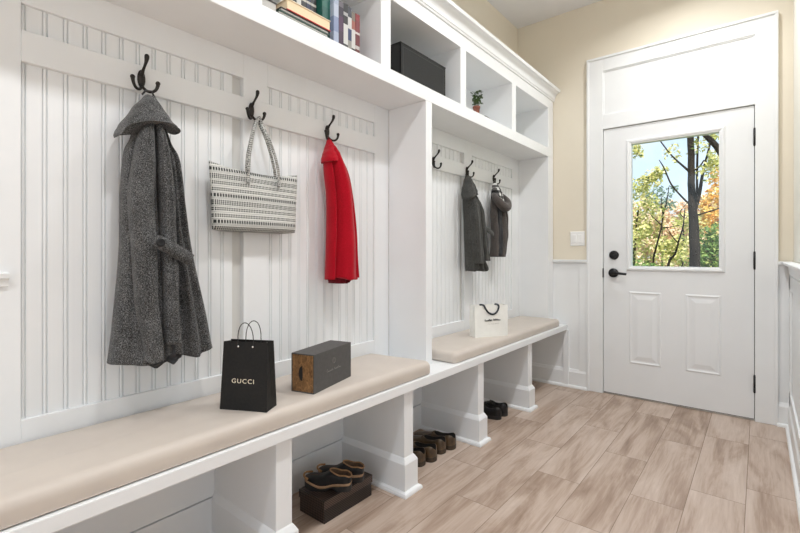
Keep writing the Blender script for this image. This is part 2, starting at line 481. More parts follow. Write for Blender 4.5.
# hardware
def ycyl(bm, x, z, prof, y0=SY0, n=28):
    add_rings(bm, [[(x + r * math.cos(2 * math.pi * j / n), y0 - d, z + r * math.sin(2 * math.pi * j / n)) for j in range(n)] for r, d in prof])
b = bm_new(); ycyl(b, -.860, 1.068, [(.034, -.001), (.034, .010), (.031, .014), (.024, .016), (.012, .017)]); dbt = obj('deadbolt', b, M['black_metal'], door)
b = bm_new(); add_box(b, -.868, -.852, SY0 - .030, SY0 - .015, 1.062, 1.074, .002); obj('thumb_turn', b, M['black_metal'], dbt)
b = bm_new(); ycyl(b, -.864, .932, [(.035, -.001), (.035, .009), (.032, .013), (.014, .016), (.012, .05)]); hd = obj('door_handle', b, M['black_metal'], door)
b = bm_new(); add_tube(b, [(-.866, SY0 - .046, .932), (-.83, SY0 - .050, .932), (-.79, SY0 - .052, .929), (-.765, SY0 - .052, .926)], [.011, .010, .009, .008], 12); obj('lever', b, M['black_metal'], hd)
b = bm_new(); add_box(b, -.9395, -.9335, CY - .004, CY + .008, .895, .965, .001); obj('strike_plate', b, M['black_metal'], door)
for z in (.241, 1.035, 1.83):
    b = bm_new(); add_tube(b, [(-.0225, SY0 - .010, z - .052), (-.0225, SY0 - .010, z + .052)], .0062, 12)
    add_ball(b, (-.0225, SY0 - .010, z + .054), .006); add_ball(b, (-.0225, SY0 - .010, z - .054), .006)
    add_box(b, -.029, -.016, SY0 - .008, SY0 - .0005, z - .05, z + .05)
    obj('hinge', b, M['black_metal'], door)

M['gap_shade'] = simple('gap_shade_black', (.008, .008, .008), (.014, .014, .014), 60, .8)  # black strips fill the gap round the door to paint its shade
b = bm_new(); add_box(b, DX0 + .0008, -.9341, 3.668, 3.69, .012, DZ - .0005); obj('gap_shade_strip', b, M['gap_shade'], door)
b = bm_new(); add_box(b, -.0249, DX1 - .0008, 3.668, 3.69, .012, DZ - .0005); obj('gap_shade_strip', b, M['gap_shade'], door)
b = bm_new(); add_box(b, -.934, -.025, 3.668, 3.69, 2.0352, DZ - .0005); obj('gap_shade_strip', b, M['gap_shade'], door)
b = bm_new(); add_box(b, -.934, -.025, 3.660, 3.69, .0102, .0138); obj('bottom_gap_shade', b, M['gap_shade'], door)  # dark strip standing in for the shade under the door
# light switch
sw = thing('light_switch', 'white double light switch plate on the beige wall left of the door', 'light switch', (-1.135, WY, 1.199))
b = bm_new(); ring_profile(b, -1.191, -1.079, 1.141, 1.257, [(0, 0), (.002, .005), (.006, .0065)], WY); obj('switch_plate', b, M['switch'], sw)
for x in (-1.158, -1.112):
    b = bm_new(); ring_profile(b, x - .0165, x + .0165, 1.166, 1.232, [(0, .006), (.001, .0095), (.004, .0105)], WY); obj('rocker', b, M['switch'], sw)

# ------------------------------------------------------------------ built-in bench
UY0, UY1 = -.60, 3.655
PX = -1.58
bench = thing('storage_bench', 'long white built-in bench with open shoe compartments along the left wall', 'bench', (-1.4, 1.5, 0))
box_obj('bench_top', (WX + .002, -1.21, UY0, UY1, .462, .502), M['cabinet'], bench, .003)
b = bm_new(); add_box(b, WX + .001, WX + .008, UY0, UY1, 0, .462); obj('back_panel', b, M['cabinet'], bench)
div_y = [(-.505, -.44), (.19, .255), (.874, .939), (1.553, 1.618), (2.224, 2.290), (2.922, 2.990)]
edges = [UY0] + [v for d in div_y for v in d] + [UY1]
b = bm_new()
for y0, y1 in zip(edges[0::2], edges[1::2]):
    if y1 - y0 < .2: continue
    add_box(b, WX + .008, WX + .022, y0 + .012, y1 - .012, 0, .146); add_box(b, WX + .008, WX + .017, y0, y1, .150, .462)
obj('back_baseboard', b, M['cabinet'], bench)
def plinth_rings(bm, x0, x1, y0, y1, lv):
    add_rings(bm, [[(x0, y0 - e, z), (x1 + e, y0 - e, z), (x1 + e, y1 + e, z), (x0, y1 + e, z)] for z, e in lv], smooth=False)
for y0, y1 in div_y:
    d = box_obj('divider', (WX + .008, -1.235, y0, y1, 0, .462), M['cabinet'], bench, .0015, 1)
    b = bm_new(); plinth_rings(b, WX + .012, -1.235, y0, y1, [(0, .015), (.138, .015), (.146, .011), (.158, .004), (.163, .0)])
    obj('plinth', b, M['cabinet'], d)
    b = bm_new(); plinth_rings(b, WX + .012, -1.235, y0, y1, [(0, .031), (.008, .031), (.016, .027), (.021, .016)])
    obj('shoe_moulding', b, M['cabinet'], d)
b = bm_new(); add_box(b, -1.238, -1.197, 3.634, WB, 0, .462, .002); obj('end_post', b, M['cabinet'], bench)

# ------------------------------------------------------------------ beadboard panels
def bead_sheet(y0, y1, first, z0, z1, xf=-1.592, pitch=.049):
    pts = [(y0, xf)]
    y = first
    while y < y1 - .006:
        if y > y0 + .004:
            pts += [(y - .0072, xf), (y - .0052, xf - .0055), (y - .0030, xf - .0005), (y, xf + .0004), (y + .0030, xf - .0005), (y + .0052, xf - .0055), (y + .0072, xf)]
        y += pitch
    pts.append((y1, xf))
    b = bm_new()
    n = len(pts)
    ring = [[(x, y, z) for y, x in pts] + [(xf - .012, y1, z), (xf - .012, y0, z)] for z in (z0, z1)]
    add_rings(b, ring, smooth=False)
    return b
def panel_unit(label, y0, y1, lp, rp, first_l, first_r):
    t = thing('beadboard_panel', label, 'wall panel', (PX, (y0 + y1) / 2, .502))
    b = bm_new()
    X0 = PX - .024
    add_box(b, X0, PX, y0, lp[0], .502, 1.868, .001, 1); add_box(b, X0, PX, lp[1], rp[0], .502, 1.868, .001, 1); add_box(b, X0, PX, rp[1], y1, .502, 1.868, .001, 1)
    for a, c in (lp, rp):
        add_box(b, X0, PX, a, c, 1.772, 1.868, .001, 1); add_box(b, X0, PX, a, c, .502, .620, .001, 1)
    obj('panel_frame', b, M['cabinet'], t)
    b = bm_new(); add_box(b, X0 - .012, X0, y0, y1, .502, 1.868); obj('backing_board', b, M['backing'], t)
    obj('bead_board', bead_sheet(lp[0], lp[1] - .042, first_l, .61, 1.78), M['cabinet'], t)
    obj('bead_board', bead_sheet(rp[0], rp[1], first_r, .61, 1.78), M['cabinet'], t)
    b = bm_new(); add_box(b, X0, PX + .005, lp[0] - .0, rp[1], 1.610, 1.697, .0015, 1); obj('hook_rail', b, M['cabinet'], t)
    return t
panel_unit('white beadboard wall panel behind the tweed coat, striped bag and red jacket', UY0, 1.849, (.289, .967), (1.076, 1.733), .295, 1.10)
panel_unit('white beadboard wall panel behind the charcoal coat and taupe jacket', 1.904, 3.545, (2.017, 2.652), (2.757, 3.415), 2.04, 2.78)

# ------------------------------------------------------------------ upper cubbies
CF = -1.329
cab = thing('cubby_cabinet', 'white upper cabinet with a row of open cubbies and a crown moulding', 'cabinet', (-1.48, 1.5, 1.868))
box_obj('bottom_shelf', (WX + .001, CF, UY0, UY1, 1.868, 1.938), M['cabinet'], cab, .002)
box_obj('top_board', (WX + .001, CF - .002, UY0, UY1, 2.264, 2.290), M['cabinet'], cab)
box_obj('back_board', (WX + .001, WX + .010, UY0, UY1, 1.938, 2.264), M['cabinet'], cab)
box_obj('top_rail', (CF - .022, CF, UY0, UY1, 2.2635, 2.352), M['cabinet'], cab, .0015)
for y0, y1 in ((UY0, -.51), (.137, .203), (.820, .886), (1.503, 1.570), (2.190, 2.252), (2.872, 2.936), (3.548, UY1)):
    box_obj('cubby_divider', (WX + .010, CF - .0005, y0, y1, 1.937, 2.265), M['cabinet'], cab, .001, 1)
b = bm_new()
cove = [(CF, 2.338), (CF + .008, 2.340), (CF + .010, 2.350), (CF + .014, 2.352)]
for i in range(9):
    a = i / 8 * math.pi / 2
    cove.append((CF + .014 + .040 * (1 - math.cos(a)), 2.354 + .052 * math.sin(a)))
cove += [(CF + .056, 2.408), (CF + .058, 2.426), (WX + .002, 2.426), (WX + .002, 2.36), (CF - .02, 2.345)]
prism(b, cove, UY0, UY1 + .008)
obj('crown_moulding', b, M['cabinet'], cab)

t = tag(box_obj('partition_panel', (PX - .0, CF, 1.849, 1.904, .5025, 1.8675), M['cabinet'], None, .0015), 'tall white partition panel standing between the two coat bays', 'partition')
t = tag(box_obj('end_panel', (PX - .03, CF, 3.546, UY1, .5025, 1.8675), M['cabinet'], None, .0015), 'tall white end panel of the coat bay next to the beige door wall', 'partition')
for nm in ('partition_panel', 'end_panel'):
    o = bpy.data.objects[nm]; me = o.data
    bb = [Vector(c) for c in o.bound_box]; ctr = Vector(((bb[0].x + bb[6].x) / 2, (bb[0].y + bb[6].y) / 2, bb[0].z))
    me.transform(Matrix.Translation(-ctr)); o.location = ctr
# short length of chair rail at the left end of the boarding
b = bm_new(); prism(b, [(PX, .990), (PX + .008, .992), (PX + .010, 1.008), (PX + .018, 1.014), (PX + .020, 1.026), (PX, 1.029)], UY0, .262); struct('trim_7', b, M['trim'])

# ------------------------------------------------------------------ cushions
def cushion(label, x0, x1, y0, y1, z0, z1, rad, skew):
    o = thing('seat_cushion', label, 'cushion', ((x0 + x1) / 2, (y0 + y1) / 2, z0), 0)
    b = bm_new(); add_box(b, x0, x1, y0, y1, z0, z1)
    bmesh.ops.bevel(b, geom=[e for e in b.edges if abs(e.verts[0].co.z - e.verts[1].co.z) > .01], offset=.03, segments=5, affect='EDGES', profile=.5)
    top = [e for e in b.edges if e.verts[0].co.z > z1 - .001 and e.verts[1].co.z > z1 - .001 and len(e.link_faces) == 2]
    bmesh.ops.bevel(b, geom=top, offset=rad, segments=6, affect='EDGES', profile=.5)
    bot = [e for e in b.edges if e.verts[0].co.z < z0 + .001 and e.verts[1].co.z < z0 + .001]
    bmesh.ops.bevel(b, geom=bot, offset=.010, segments=3, affect='EDGES', profile=.5)
    for v in b.verts:
        if v.co.y > (y0 + y1) / 2: v.co.y += skew * (v.co.x - x1) / (x1 - x0)
    for f in b.faces: f.smooth = True
    c = obj('cover', b, M['cushion'], o)
    b = bm_new()                                        # piping seam round the lower edge
    zz = z0 + .006
    pts = [(x1 - .004, y0 + .04, zz), (x1 - .002, y0 + .2, zz), (x1 - .002, y1 - .2, zz), (x1 - .004, y1 - .04, zz)]
    add_tube(b, pts, .0022, 6); obj('piping', b, M['cushion'], c)
    return o
cushion('long tan bench cushion under the black paper bag and charcoal box', -1.572, -1.220, UY0 + .02, 1.752, .5025, .567, .030, .06)
cushion('tan bench cushion under the white paper bag, farther from the camera', -1.572, -1.228, 1.972, 3.535, .5025, .560, .026, .0)

# ------------------------------------------------------------------ coat hooks
hook = thing('coat_hook', '', 'coat hook', (0, 0, 0), 0, 'dark coat hooks on the white rails')
b = bm_new(); add_ball(b, (.003, 0, .002), .03, .22, .42, 1.0); obj('base_plate', b, M['bronze'], hook, True)
b = bm_new(); add_tube(b, catmull([(.004, 0, .012), (.016, 0, .026), (.028, 0, .036), (.040, 0, .047), (.046, 0, .058), (.047, 0, .063)], 5), [.0072 - .0030 * math.sin(math.pi * min(i / 20, 1)) for i in range(26)], 10)
add_ball(b, (.047, 0, .064), .0074); obj('upper_prong', b, M['bronze'], hook, True)
for s in (-1, 1):
    b = bm_new(); add_tube(b, catmull([(.005, 0, -.020), (.016, s * .009, -.036), (.026, s * .022, -.040), (.033, s * .032, -.033), (.036, s * .037, -.020), (.036, s * .038, -.010)], 5), [.0047 + .0016 * max(0, (i - 15) / 10) for i in range(26)], 10)
    add_ball(b, (.036, s * .038, -.010), .0074); obj('lower_prong', b, M['bronze'], hook, True)
HX = PX + .005
hook_spots = [(.592, 'dark three-prong coat hook holding the grey tweed coat'), (.9965, 'dark three-prong coat hook holding the striped tote bag'),
              (1.396, 'dark three-prong coat hook holding the red jacket'), (2.264, 'empty dark three-prong coat hook with nothing hanging on it'),
              (2.671, 'dark three-prong coat hook holding the charcoal hooded coat'), (3.07, 'dark three-prong coat hook holding the taupe jacket')]
for i, (y, lb) in enumerate(hook_spots):
    if i == 0: hook.location = (HX, y, 1.65); hook['label'] = lb
    else: dup(hook, (HX, y, 1.65), 0, lb)

# ------------------------------------------------------------------ hanging clothes
def loft(levels, folds=(), n=88, per=8, hem=None, sq=.75, seedv=0, wob=.0015, hs=.80):
    """levels: (zL, zR, y0, y1, xb, xf); folds: (u_top, u_bottom, width, depth, start)"""
    b = bm_new()
    lv = catmull(levels, per); k = len(lv); rings = []
    rnd = random.Random(seedv); ph = [rnd.uniform(0, 6.28) for _ in range(6)]
    for i, (zl, zr, y0, y1, xb, xf) in enumerate(lv):
        t = i / (k - 1); ring = []
        ym, hy, xm, hx = (y0 + y1) / 2, (y1 - y0) / 2, (xb + xf) / 2, (xf - xb) / 2
        for j in range(n):
            th = 2 * math.pi * j / n; cu, su = math.cos(th), math.sin(th)
            u = math.copysign(abs(cu) ** sq, cu); s = math.copysign(abs(su) ** sq, su)
            x = xm + hx * s; y = ym + hy * u
            z = zl + (zr - zl) * (u + 1) / 2
            if s > -.2:
                for ut, ub, w, d, st in folds:
                    a = min(1, max(0, (t - st) / .12))
                    x -= a * d * math.exp(-((u - (ut + (ub - ut) * t)) / w) ** 2) * min(1, max(0, (s + .2) * 2.2))
                x += wob * math.sin(13 * u + 5 * t + ph[0]) + wob * math.sin(9 * t * 3 + 4 * u + ph[1])
                x = max(x, xb + .001)
            y += wob * .8 * math.sin(22 * t + ph[2 + (u > 0)])
            if hem: z += hem(u, s) * max(0, (t - hs) / (1 - hs))
            ring.append((x, y, z))
        rings.append(ring)
    add_rings(b, rings)
    return b

G = 'PXB'
XB = -1.572
# --- grey tweed coat
coat = thing('wool_coat', 'long grey tweed coat with a cape hood hanging nearest the camera', 'coat', (-1.52, .61, .735))
body = [(1.575, 1.575, .590, .612, -1.56, -1.53), (1.53, 1.53, .572, .630, XB, -1.505), (1.485, 1.485, .556, .646, XB, -1.484), (1.44, 1.44, .545, .660, XB, -1.475), (1.40, 1.40, .524, .680, XB, -1.46), (1.345, 1.345, .518, .690, XB, -1.455),
        (1.24, 1.24, .513, .699, XB, -1.45), (1.12, 1.12, .509, .716, XB, -1.445), (.97, .965, .499, .745, XB, -1.435), (.85, .84, .487, .768, XB, -1.428), (.752, .745, .473, .788, XB, -1.425)]
obj('body', loft(body, [(-.55, -.30, .10, .045, .05), (.05, .12, .16, .060, .0), (.48, .40, .10, .055, .05), (.80, .70, .10, .030, .1), (-.85, -.72, .1, .014, .3)],
                 hem=lambda u, s: .010 * math.sin(7 * u + 1) - .012 * math.exp(-((u + .75) / .2) ** 2), seedv=1), M['tweed'], coat)
obj('sleeve', loft([(1.52, 1.52, .572, .596, -1.53, -1.492), (1.465, 1.465, .556, .592, -1.51, -1.456), (1.40, 1.40, .538, .590, -1.51, -1.438), (1.345, 1.345, .527, .586, -1.51, -1.428), (1.24, 1.24, .517, .581, -1.50, -1.420),
                    (1.09, 1.09, .521, .584, -1.49, -1.412), (.94, .94, .529, .587, -1.48, -1.405), (.82, .82, .541, .595, -1.475, -1.400), (.755, .752, .547, .600, -1.47, -1.400)],
                   [(-.1, -.3, .2, .006, .1), (.5, .3, .15, .005, .2)], hem=lambda u, s: .006 * math.sin(4 * u), seedv=2, n=48), M['tweed'], coat)
obj('sleeve', loft([(1.52, 1.52, .598, .614, -1.53, -1.492), (1.465, 1.465, .598, .622, -1.51, -1.455), (1.36, 1.36, .598, .634, -1.505, -1.428), (1.25, 1.25, .599, .640, -1.50, -1.420),
                    (1.09, 1.09, .600, .645, -1.49, -1.412), (.935, .935, .601, .646, -1.48, -1.405), (.80, .795, .603, .652, -1.47, -1.400)],
                   [(.0, .1, .2, .008, .1)], seedv=3, n=48), M['tweed'], coat)
obj('lining_hem', loft([(.80, .80, .555, .680, -1.545, -1.47), (.745, .745, .552, .690, -1.545, -1.468), (.728, .727, .555, .668, -1.545, -1.466)], [(.3, .3, .1, .02, 0)], seedv=4, n=48,
                       hem=lambda u, s: .008 * math.sin(6 * u)), M['lining_and_slit'], coat)
# cape hood
hood = loft([(1.590, 1.590, .590, .614, -1.556, -1.520), (1.560, 1.565, .566, .628, -1.565, -1.495), (1.52, 1.53, .537, .645, -1.57, -1.468), (1.478, 1.500, .508, .662, -1.572, -1.448), (1.457, 1.484, .497, .674, -1.572, -1.440), (1.450, 1.478, .495, .678, -1.572, -1.440)],
            [(.1, .1, .30, .006, .2), (-.5, -.5, .2, .006, .3)], per=6, n=72, seedv=5, hs=.3,
            hem=lambda u, s: (.026 * (1 - u * u) - .020 * math.exp(-((u + 1) / .14) ** 2)) + .028 * max(0, -s) * (1 - u * u))
obj('hood', hood, M['tweed'], coat)
b = bm_new(); add_tube(b, [(-1.530, .578, 1.588), (-1.528, .5885, 1.603), (-1.532, .607, 1.607), (-1.530, .618, 1.586)], .003, 8); obj('hanging_loop', b, M['lining_and_slit'], coat)
# belt tab and button
b = bm_new()
rings = []
for i in range(11):
    t = i / 10
    y = .566 + .118 * t; z = 1.121 - .062 * t; x = -1.404 - .018 * t + .007 * math.sin(math.pi * t)
    h = .018 + .002 * t
    if i in (0, 10): h *= .8
    rings.append([(x, y + h * .45, z + h), (x + .006, y + h * .42, z + h * .94), (x + .006, y - h * .42, z - h * .94), (x, y - h * .45, z - h), (x - .004, y, z)])
add_rings(b, rings); tab = obj('belt_tab', b, M['tweed'], coat)
b = bm_new(); add_rings(b, [[(-1.401 + d, .580 + r * math.cos(q), 1.113 + r * math.sin(q)) for q in [2 * math.pi * j / 20 for j in range(20)]] for r, d in ((.013, .0), (.013, .006), (.010, .008), (.007, .006), (.002, .006))])
obj('button', b, M['black_metal'], tab)

# --- striped tote
tote = thing('tote_bag', 'black and white woven tote bag hanging by its straps', 'bag', (-1.535, .998, 1.163))
b = bm_new()
rings = []
NZ = 14
for i in range(NZ + 1):
    t = i / NZ
    hw = .184 + .011 * t ** 1.5
    dep = (.030 * (1 - t) ** .6 + .006) * (1 if i else .55)
    ring = []
    for j in range(64):
        th = 2 * math.pi * j / 64; cu, su = math.cos(th), math.sin(th)
        u = math.copysign(abs(cu) ** .42, cu); s = math.copysign(abs(su) ** .8, su)
        sag = .030 * (1 - abs(u) ** 1.6) * t ** 2
        z = 1.163 + .253 * t - sag
        if i == 0: z += .006 * abs(u) ** 6
        ring.append((-1.543 + dep * s + .003 * math.sin(5 * u + 3 * t), 1.002 + hw * u, z))
    rings.append(ring)
add_rings(b, rings)
obj('bag_body', b, M['tote'], tote)
for xo, dy, x1 in ((.016, 0, -1.541), (-.012, .010, -1.556)):
    b = bm_new()
    p = catmull([(-1.530 + xo, .945 + dy, 1.345), (-1.527 + xo, .946 + dy, 1.40), (-1.527 + xo, .950 + dy, 1.46), (-1.528 + xo * .8, .967 + dy, 1.54), (x1, .996 + dy * .6, 1.592), (x1, 1.014 + dy * .4, 1.619), (x1, 1.026, 1.594),
                 (-1.528 + xo * .8, 1.042 + dy * .3, 1.53), (-1.527 + xo, 1.068 + dy * .3, 1.46), (-1.527 + xo, 1.082 + dy * .3, 1.40), (-1.530 + xo, 1.084 + dy * .3, 1.345)], 5)
    add_tube(b, p, .0070, 10, .35, (1, 0, 0)); obj('strap', b, M['strap'], tote)

# --- red jacket
red = thing('jacket', 'bright red jacket hanging from the hook right of the striped bag', 'jacket', (-1.53, 1.42, .955))
lv = [(1.604, 1.604, 1.373, 1.387, -1.556, -1.530), (1.580, 1.582, 1.362, 1.398, -1.56, -1.515), (1.553, 1.555, 1.350, 1.412, -1.562, -1.495), (1.515, 1.52, 1.340, 1.432, -1.564, -1.475), (1.45, 1.452, 1.340, 1.462, -1.566, -1.458),
      (1.345, 1.355, 1.350, 1.490, -1.567, -1.450), (1.19, 1.19, 1.349, 1.509, -1.567, -1.444), (1.05, 1.05, 1.342, 1.516, -1.567, -1.440), (.968, .960, 1.336, 1.522, -1.567, -1.438)]
obj('body', loft(lv, [(-.62, -.72, .10, .030, .2), (.50, .58, .16, .034, .15), (.86, .84, .08, .020, .3), (-.12, -.10, .25, -.012, .1)], seedv=11, wob=.001, sq=.9, hem=lambda u, s: .006 * math.sin(8 * u)), M['red'], red)
obj('lining', loft([(1.0, 1.0, 1.365, 1.475, -1.555, -1.465), (.96, .955, 1.365, 1.465, -1.555, -1.462), (.944, .942, 1.370, 1.435, -1.555, -1.462)], [(.2, .2, .1, .02, 0)], n=40, seedv=13), M['red_dark'], red)
obj('collar', loft([(1.575, 1.575, 1.362, 1.392, -1.555, -1.505), (1.535, 1.545, 1.338, 1.402, -1.56, -1.480), (1.505, 1.525, 1.327, 1.405, -1.562, -1.464), (1.492, 1.520, 1.328, 1.404, -1.562, -1.462)], [(.1, .1, .4, .006, 0)], n=40, seedv=14, wob=.001, sq=.9, hs=.4, hem=lambda u, s: -.010 * (1 - u * u)), M['red'], red)
b = bm_new(); add_tube(b, [(-1.540, 1.374, 1.600), (-1.545, 1.378, 1.616), (-1.540, 1.386, 1.600)], .003, 8); obj('hanging_loop', b, M['red_dark'], red)

# --- charcoal hooded coat
ch = thing('hooded_coat', 'charcoal hooded coat with a loose belt hanging in the far bay', 'coat', (-1.53, 2.66, .960))
lv = [(1.51, 1.51, 2.59, 2.650, -1.565, -1.49), (1.45, 1.45, 2.572, 2.668, -1.567, -1.468), (1.30, 1.305, 2.578, 2.688, -1.567, -1.456), (1.10, 1.10, 2.578, 2.742, -1.567, -1.446), (.972, .965, 2.578, 2.832, -1.567, -1.440)]
obj('body', loft(lv, [(-.45, -.35, .12, .035, .1), (.1, .15, .14, .045, .05), (.5, .55, .12, .035, .1), (.82, .8, .1, .015, .2)], seedv=21, sq=.95, hem=lambda u, s: .012 * math.sin(9 * u)), M['wool_dark'], ch)
obj('hood', loft([(1.605, 1.605, 2.612, 2.632, -1.557, -1.520), (1.565, 1.57, 2.590, 2.640, -1.562, -1.495), (1.51, 1.53, 2.562, 2.652, -1.565, -1.470), (1.455, 1.485, 2.550, 2.660, -1.566, -1.456), (1.430, 1.470, 2.552, 2.660, -1.566, -1.454)], [(0, 0, .3, .008, .2)], n=56, seedv=22, sq=.95, hs=.4,
                 hem=lambda u, s: .020 * (1 - u * u) + .03 * max(0, -s) * (1 - u * u)), M['wool_dark'], ch)
obj('sleeve', loft([(1.47, 1.47, 2.588, 2.618, -1.52, -1.476), (1.42, 1.42, 2.578, 2.630, -1.51, -1.452), (1.35, 1.35, 2.575, 2.640, -1.50, -1.438), (1.15, 1.15, 2.580, 2.650, -1.49, -1.424), (1.01, 1.01, 2.590, 2.66, -1.485, -1.420)], [(0, 0, .2, .006, .1)], n=40, seedv=23), M['wool_dark'], ch)
obj('sleeve', loft([(1.47, 1.47, 2.632, 2.652, -1.52, -1.480), (1.42, 1.42, 2.640, 2.672, -1.51, -1.456), (1.35, 1.35, 2.650, 2.692, -1.50, -1.440), (1.15, 1.15, 2.672, 2.728, -1.49, -1.428), (1.03, 1.03, 2.690, 2.750, -1.485, -1.424)], [(0, 0, .2, .006, .1)], n=40, seedv=24), M['wool_dark'], ch)
b = bm_new()
add_tube(b, catmull([(-1.47, 2.66, 1.262), (-1.455, 2.70, 1.250), (-1.448, 2.765, 1.236), (-1.452, 2.835, 1.212)], 5), [.017] * 13 + [.015, .014, .010], 12, .35, (1, 0, 0)); obj('belt', b, M['wool_dark'], ch)
b = bm_new(); add_tube(b, [(-1.545, 2.612, 1.600), (-1.549, 2.619, 1.620), (-1.545, 2.628, 1.600)], .0035, 8); obj('hanging_loop', b, M['lining_and_slit'], ch)

# --- taupe jacket
tj = thing('jacket', 'taupe brown jacket with a checked hood lining hanging nearest the door', 'jacket', (-1.53, 3.04, 1.050))
lv = [(1.50, 1.51, 2.985, 3.085, -1.565, -1.49), (1.43, 1.44, 2.955, 3.130, -1.567, -1.470), (1.36, 1.37, 2.948, 3.150, -1.567, -1.462), (1.25, 1.255, 2.955, 3.145, -1.567, -1.456), (1.14, 1.15, 2.952, 3.120, -1.567, -1.454), (1.055, 1.055, 2.948, 3.085, -1.567, -1.454)]
obj('body', loft(lv, [(-.48, -.44, .17, .085, .02), (.25, .25, .09, .050, .1), (-.6, -.6, .15, .015, .2), (.75, .7, .15, .015, .2)], seedv=31, sq=.95), M['wool_brown'], tj)
b = bm_new()
pts = catmull([(-1.535, 3.000, 1.520), (-1.50, 2.955, 1.490), (-1.465, 2.955, 1.450), (-1.448, 3.005, 1.418), (-1.452, 3.06, 1.432), (-1.475, 3.10, 1.475), (-1.525, 3.105, 1.525)], 6)
add_tube(b, pts, [.016 + .016 * math.sin(math.pi * i / (len(pts) - 1)) for i in range(len(pts))], 16); obj('hood', b, M['wool_brown'], tj)
obj('hood_lining', loft([(1.606, 1.606, 3.010, 3.026, -1.555, -1.525), (1.57, 1.57, 2.998, 3.045, -1.56, -1.50), (1.52, 1.52, 2.985, 3.070, -1.565, -1.482), (1.44, 1.44, 2.975, 3.08, -1.565, -1.472)], [(0, 0, .3, .008, .2)], n=40, seedv=32), M['check'], tj)
obj('lining', loft([(1.43, 1.43, 2.990, 3.030, -1.55, -1.478), (1.25, 1.25, 2.988, 3.032, -1.55, -1.470), (1.062, 1.062, 2.984, 3.026, -1.55, -1.468)], n=24, seedv=33), M['lining_and_slit'], tj)  # dark strip added in the front fold in place of its shade
b = bm_new(); add_tube(b, [(-1.545, 3.010, 1.600), (-1.549, 3.022, 1.620), (-1.545, 3.03, 1.595)], .0035, 8); obj('hanging_loop', b, M['lining_and_slit'], tj)

# ------------------------------------------------------------------ lettering
def text_mesh(txt, size, depth=.0004, shear=0.0, space=1.0):
    cu = bpy.data.curves.new('lettering', 'FONT'); cu.body = txt; cu.size = size; cu.extrude = depth; cu.shear = shear
    cu.align_x = 'CENTER'; cu.space_character = space; cu.resolution_u = 3
    o = bpy.data.objects.new('lettering', cu); C.objects.link(o)
    bpy.context.view_layer.update()
    me = bpy.data.meshes.new_from_object(o.evaluated_get(bpy.context.evaluated_depsgraph_get()))
    bpy.data.objects.remove(o); bpy.data.curves.remove(cu)
    return me

# ------------------------------------------------------------------ paper bags
def paper_bag(root, w, d, h, tw, td, mat, lean=0.0):
    b = bm_new()
    def ring(z, w, d, g, inset=0):
        w2, d2 = w / 2 - inset, d / 2 - inset
        return [(-w2, -d2 + lean * z, z), (w2, -d2 + lean * z, z), (w2 - g, 0 + lean * z * .6, z), (w2, d2, z), (-w2, d2, z), (-w2 + g, 0 + lean * z * .6, z)]
    r = []
    for i in range(7):
        t = i / 6
        r.append(ring(h * t, w + (tw - w) * t, d + (td - d) * t, .014 * t ** 1.5))
    inner = [ring(h * t, w + (tw - w) * t, d + (td - d) * t, .014 * t ** 1.5, .0012) for t in (1, .5, .02)]
    add_rings(b, r + inner, smooth=False)
    return obj('bag_body', b, mat, root, True)

bb_ = thing('paper_bag', 'black paper shopping bag with gold lettering and cord handles', 'bag', (-1.3236, .8285, .567), R(28.3))
paper_bag(bb_, .167, .070, .221, .158, .046, M['black_paper'], .02)
for s, dx in ((-1, 0), (1, .006)):
    b = bm_new(); yy = s * .021 + (.003 if s < 0 else 0)
    pts = [(-.028 + dx, yy - .001, .205)] + [(-.028 * math.cos(math.pi * i / 12) + dx, yy + .012 * s * math.sin(math.pi * i / 12) * .3, .221 + .064 * math.sin(math.pi * i / 12) ** .8) for i in range(13)] + [(.028 + dx, yy - .001, .205)]
    add_tube(b, pts, .0015, 8); h = obj('cord_handle', b, M['cord'], bb_, True)
b = bm_new()
M['eyelet'] = simple('silver_eyelet', (.7, .7, .68), (.8, .8, .78), 50, .25, 0, .9)
for x in (-.026, .026):
    b = bm_new(); add_ball(b, (x, -.0200, .206), .0036, 1, .45, 1); obj('eyelet', b, M['eyelet'], bb_, True)
me = text_mesh('GUCCI', .0205, .0003, 0, 1.22); me.materials.append(M['gold'])
lt = bpy.data.objects.new('lettering', me); C.objects.link(lt); lt.parent = bb_
# lie on the front face (front face leans back by taper)
ang = math.atan2((.070 - .046) / 2 + .02 * .229, .229)
zt = .088
lt.location = (-.003, -.035 + math.tan(ang) * (zt + .008) - .0028, zt); lt.rotation_euler = (R(90) - ang, 0, 0)
lt.scale = (1.12, 1, 1)

wb = thing('paper_bag', 'white paper gift bag with a black ribbon handle', 'bag', (-1.331, 2.532, .560), R(58.3))
paper_bag(wb, .232, .075, .196, .238, .066, M['white_paper'])
def ribbon(bm, pts, w, n=(0, -1, 0), th=.0012):
    add_tube(bm, pts, w, 10, .12, n)
b = bm_new(); ribbon(b, catmull([(-.072, -.010, .1995), (-.060, -.040, .198), (-.046, -.0395, .178), (-.026, -.040, .152), (.006, -.041, .140), (.034, -.040, .152), (.048, -.0395, .178), (.046, -.0385, .196), (.030, -.020, .2015)], 5), .0062); obj('ribbon_handle', b, M['ribbon'], wb, True)
def script(bm, x0, x1, z, h, y, seed, r=.0007, tall=()):
    rnd = random.Random(seed); pts = []; n = 64
    for i in range(n + 1):
        t = i / n; a = t * 2 * math.pi * 9
        amp = h * (.45 + .25 * math.sin(7 * t + seed))
        for c, k in tall: amp += h * k * math.exp(-((t - c) / .035) ** 2)
        pts.append((x0 + (x1 - x0) * t + h * .35 * math.cos(a) + .15 * h * math.sin(a), y, z + amp * (.5 + .5 * math.sin(a))))
    add_tube(bm, pts, r, 6)
b = bm_new()
script(b, -.048, .000, .098, .013, -.0375, 3, .0013, ((.05, .6), (.55, .8), (.95, .5)))
